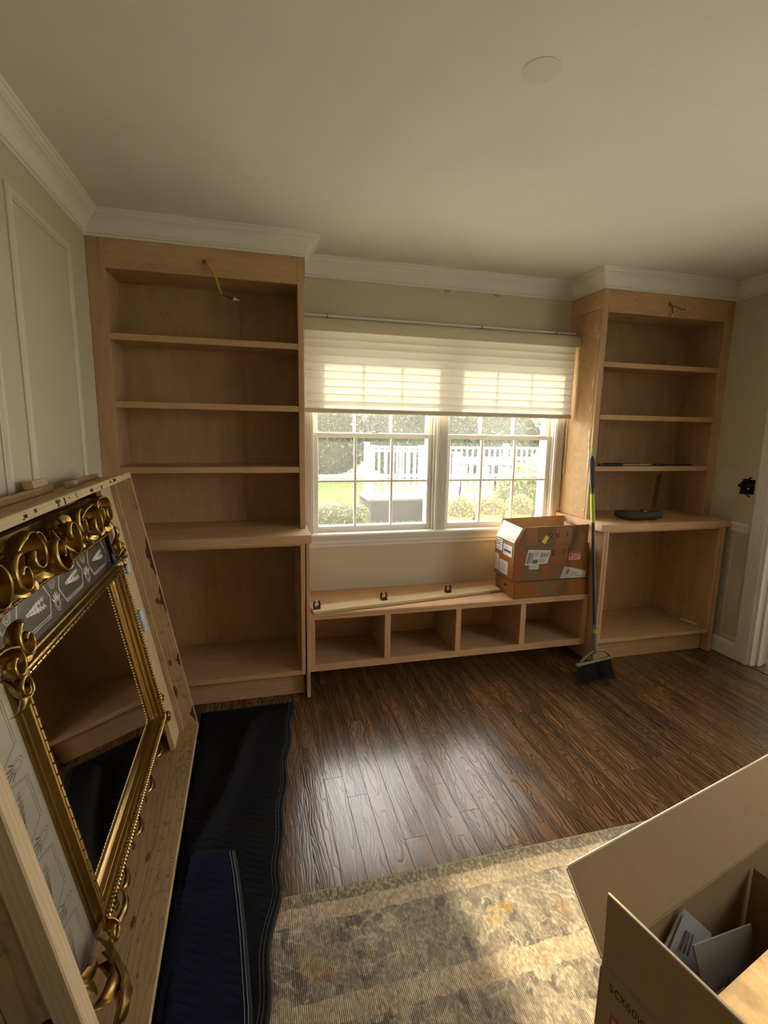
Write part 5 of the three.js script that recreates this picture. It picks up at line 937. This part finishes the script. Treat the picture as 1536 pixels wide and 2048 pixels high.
// ================================================================ the garden seen through the window
{
  const GY = -0.35;
  const lawnMat = mat(W1, 0.95, { map: T.lawn });
  struct('lawn', bx(-60, 70, GY - 0.4, GY, -70, 60, { c: 0, off: [0, 0] }), lawnMat, 'green lawn outside the window', 'lawn');
  struct('bounce_terrace', merge([bx(-5, 12, GY, GY + 0.03, -4.4, -0.22, { c: 0.004 }), bx(4.0, 14, GY, GY + 0.03, 1.9, 12, { c: 0.004 })]), mat([0.60, 0.585, 0.55], 0.9, { bumpMap: T.plaster, bumpScale: 0.004 }), 'pale concrete terrace added along the house to bounce light indoors', 'bounce_terrace');  // unseen paving, added as a reflector to brighten the ceiling
  // grass blades in the part of the lawn that shows
  {
    const g = new THREE.BufferGeometry(); g.setAttribute('position', new THREE.Float32BufferAttribute([-0.006, 0, 0, 0.006, 0, 0, 0.004, 0.09, 0.02], 3)); g.setAttribute('normal', new THREE.Float32BufferAttribute([0, 0.5, 1, 0, 0.5, 1, 0, 0.5, 1], 3));
    const blade = mat([0.20, 0.34, 0.05], 0.8, { side: THREE.DoubleSide, transmission: 0.4, thickness: 0 }), N = 30000, im = new THREE.InstancedMesh(g, blade, N), q = new THREE.Object3D(), r = mulberry(4);
    for (let i = 0; i < N; i++) { q.position.set(0.6 + 4 * r(), GY, -5.2 - 10 * r() * r()); q.rotation.y = r() * 6.3; q.scale.setScalar(0.6 + r() * 0.8); q.updateMatrix(); im.setMatrixAt(i, q.matrix); }
    im.name = 'grass'; im.userData = { label: 'short grass blades on the lawn', category: 'grass', kind: 'stuff' }; im.castShadow = im.receiveShadow = true; scene.add(im);
  }
  // foliage: leaf sprays over a dark lumpy body
  const leafGeo = new THREE.BufferGeometry(); leafGeo.setAttribute('position', new THREE.Float32BufferAttribute([0, 0, 0, 0.35, 0.45, 0.08, 0, 1, 0, -0.35, 0.45, 0.08], 3)); leafGeo.setIndex([0, 1, 2, 0, 2, 3]); leafGeo.computeVertexNormals();
  const leafMat = mat(W1, 0.7, { side: THREE.DoubleSide, transmission: 0.45, thickness: 0 });
  const shrub = (name, label, c, rx, ry, rz, n, size, cols, seed, group, parent) => {
    const t = parent ?? thing(name, label, 'shrub', [c[0], c[1], c[2]], group), lift = parent ? c[1] : 0, r = mulberry(seed), body = new THREE.IcosahedronGeometry(1, 4), p = body.attributes.position;
    const lump = (x, y, z) => 0.78 + 0.3 * fbm(x * 2.2 + seed, y * 2.2 + z * 1.7, seed, 3);
    for (let i = 0; i < p.count; i++) { const x = p.getX(i), y = p.getY(i), z = p.getZ(i), k = lump(x, y, z) * 0.92; p.setXYZ(i, x * rx * k, Math.max(0.0, (y + 0.92) * 0.52 * ry * k * 1.05), z * rz * k); }
    body.computeVertexNormals(); body.translate(0, lift, 0); part('branches', body, mat([0.07, 0.075, 0.045], 1), t);
    const im = new THREE.InstancedMesh(leafGeo, leafMat, n), q = new THREE.Object3D(), col = new THREE.Color();
    for (let i = 0; i < n; i++) {
      const a = r() * Math.PI * 2, s = r() * 2 - 1, k0 = Math.sqrt(1 - s * s), x = Math.cos(a) * k0, z = Math.sin(a) * k0, k = lump(x, s, z) * (0.86 + 0.2 * r());
      q.position.set(x * rx * k, Math.max(0.02, (s + 0.92) * 0.52 * ry * k * 1.05), z * rz * k); q.position.y += lift; q.rotation.set(r() * 6.3, r() * 6.3, r() * 6.3); q.scale.setScalar(size * (0.6 + 0.8 * r())); q.updateMatrix(); im.setMatrixAt(i, q.matrix);
      const pick = cols[Math.floor(r() * cols.length)]; col.setRGB(...mul3(pick, 0.7 + 0.6 * r())); im.setColorAt(i, col);
    }
    im.name = 'leaves'; im.userData = { kind: 'stuff' }; shadows(im); t.add(im);
    return t;
  };
  const greens = [[0.16, 0.17, 0.09], [0.20, 0.20, 0.10], [0.12, 0.14, 0.09], [0.30, 0.24, 0.08]], greys = [[0.16, 0.17, 0.14], [0.2, 0.2, 0.17], [0.12, 0.13, 0.11]], fresh = [[0.16, 0.24, 0.04], [0.22, 0.28, 0.05], [0.30, 0.30, 0.06]], amber = [[0.50, 0.33, 0.05], [0.44, 0.26, 0.04], [0.38, 0.34, 0.08]];
  const hedge = [[-1.2, 'grey green hedge shrub at the open side of the lawn'], [2.9, 'tall grey green hedge shrub straight behind the lawn'], [7.0, 'grey green hedge shrub behind the corner of the deck rail'], [11.1, 'grey green hedge shrub behind the long deck rail'], [15.2, 'grey green hedge shrub behind the folded parasol'], [19.3, 'grey green hedge shrub past the end of the deck']];
  hedge.forEach(([x, l], i) => shrub('hedge_shrub', l, [x, GY, -15.6 - 1.6 * (i % 2)], 2.75, 3.3, 0.95, 9000, 0.125, i % 2 ? greens : greys, 60 + i, 'hedge behind the garden'));
  shrub('low_shrub', 'low leafy ground cover at the foot of the deck', [2.1, GY, -6.3], 0.75, 0.5, 0.5, 1800, 0.06, fresh, 81); shrub('leafy_bush', 'green leafy bush behind the planters', [4.75, GY, -3.7], 0.62, 1.35, 0.5, 3200, 0.06, fresh, 82); shrub('leafy_bush', 'green leafy bush at the house wall outside the window', [4.75, GY, -2.4], 0.4, 1.25, 0.4, 2200, 0.05, fresh, 83);
  // raised deck with white rails
  const wh = mat([0.46, 0.465, 0.475], 0.55), stone = mat([0.035, 0.035, 0.037], 0.9, { bumpMap: T.plaster, bumpScale: 0.02 });
  const boardMat = mat([0.12, 0.115, 0.11], 0.9, { specularIntensity: 0.2 });
  const deck = thing('deck', 'raised timber deck on a dark base outside the window', 'deck');
  part('base_wall', bx(2.85, 9.6, GY, 0.12, -7.3, -6.08, { c: 0.01 }), stone, deck); part('base_wall', bx(3.92, 9.6, GY, 0.12, -6.08, -4.6, { c: 0.01 }), stone, deck);
  for (let i = 0; i < 9; i++) part('deck_board', bx(2.8, 9.65, 0.12, 0.16, -7.32 + i * 0.14 + 0.003, -7.32 + (i + 1) * 0.14 - 0.003, { c: 0.004, g: 'x' }), boardMat, deck);
  for (let i = 0; i < 11; i++) part('deck_board', bx(3.87, 9.65, 0.12, 0.16, -6.06 + i * 0.14 + 0.003, -6.06 + (i + 1) * 0.14 - 0.003, { c: 0.004, g: 'x' }), boardMat, deck);
  const railing = (label, A, B, y0, h) => {
    const t = thing('deck_railing', label, 'railing', [0, 0, 0], 'white deck railings'), d = V3(...B).sub(V3(...A)), L = d.length(), n = Math.round(L / 0.135), P = (s, y) => [A[0] + d.x * s, y, A[2] + d.z * s];
    const bar = (y, hh, w) => { const g = bx(0, L, 0, hh, -w / 2, w / 2, { g: 'x', c: 0.006 }); g.rotateY(-Math.atan2(d.z, d.x)); g.translate(A[0], y, A[2]); return g; };
    part('top_rail', bar(y0 + h - 0.05, 0.05, 0.09), wh, t); part('bottom_rail', bar(y0 + 0.08, 0.045, 0.05), wh, t);
    for (let i = 1; i < n; i++) { const q = P(i / n, 0); part('baluster', bx(q[0] - 0.019, q[0] + 0.019, y0 + 0.12, y0 + h - 0.05, q[2] - 0.019, q[2] + 0.019, { c: 0.003 }), wh, t); }
    const k = Math.max(1, Math.round(L / 1.7));
    for (let i = 0; i <= k; i++) { const q = P(i / k, 0), o = part('post', bx(q[0] - 0.05, q[0] + 0.05, y0 + 0.001, y0 + h + 0.05, q[2] - 0.05, q[2] + 0.05, { c: 0.006 }), wh, t); part('post_cap', bx(q[0] - 0.06, q[0] + 0.06, y0 + h + 0.0505, y0 + h + 0.08, q[2] - 0.06, q[2] + 0.06, { c: 0.012 }), wh, o); }
  };
  railing('white deck railing at the lawn corner of the deck', [2.86, 0, -6.14], [3.85, 0, -6.14], 0.16, 0.96); railing('long white deck railing behind the planters', [3.95, 0, -4.62], [9.5, 0, -4.62], 0.16, 0.90); railing('far white deck railing in front of the hedge', [3.0, 0, -7.25], [9.5, 0, -7.25], 0.16, 0.99);
  // folded parasol under a grey cover, dark table, planters
  const par = thing('folded_parasol', 'grey fabric covered parasol on the deck', 'parasol', [6.55, 0.1625, -6.3]);
  const cone = new THREE.ConeGeometry(0.62, 0.78, 12, 8, false), cp = cone.attributes.position; for (let i = 0; i < cp.count; i++) { const a = Math.atan2(cp.getZ(i), cp.getX(i)), k = 1 + 0.08 * Math.cos(a * 6); cp.setX(i, cp.getX(i) * k); cp.setZ(i, cp.getZ(i) * k); } cone.computeVertexNormals(); cone.translate(0, 0.62, 0);
  part('cover', cone, mat([0.42, 0.43, 0.46], 0.8), par); part('pole', rod([0, 0, 0], [0, 1.06, 0], 0.025), wh, par);
  for (let i = 0; i < 6; i++) { const a = (i / 6) * Math.PI * 2; part('rib', rod([0, 1.01, 0], [0.67 * Math.cos(a), 0.235, 0.67 * Math.sin(a)], 0.008), mat([0.2, 0.2, 0.22], 0.6), par); }
  const tb = thing('garden_table', 'dark patio table on the deck behind the rail', 'table', [4.98, 0.172, -5.55]); part('table_top', new THREE.CylinderGeometry(0.65, 0.65, 0.035, 40).translate(0, 0.72, 0), mat([0.06, 0.06, 0.065], 0.5), tb); for (const [x, z] of [[-0.4, -0.4], [0.4, -0.4], [-0.4, 0.4], [0.4, 0.4]]) part('leg', rod([x, 0, z], [x * 0.8, 0.703, z * 0.8], 0.02), M.iron, tb);
  const planter = (x, z, w, h, m, label, cols, seed) => {
    const o = thing('planter', label, 'planter', [x, GY, z], 'planters outside the window');
    part('pot', new THREE.LatheGeometry([[0, 0], [w * 0.36, 0], [w * 0.46, h * 0.85], [w * 0.5, h * 0.86], [w * 0.5, h], [w * 0.44, h], [w * 0.43, h * 0.9], [0, h * 0.9]].map((p) => new THREE.Vector2(...p)), 24), m, o);
    shrub('', '', [x, h * 0.88, z], w * 0.56, 0.34, w * 0.56, 800, 0.036, cols, seed, '', o);
  };
  const terra = mat([0.42, 0.16, 0.08], 0.85), ochre = mat([0.50, 0.29, 0.06], 0.85);
  planter(3.36, -3.0, 0.34, 0.72, terra, 'terracotta planter at the lawn end of the planter row', amber, 91); planter(3.78, -3.0, 0.36, 0.74, ochre, 'ochre planter in the middle of the planter row', amber, 92); planter(4.2, -2.95, 0.34, 0.74, ochre, 'ochre planter at the bush end of the planter row', amber, 93);
}
renderer.render(scene, camera);
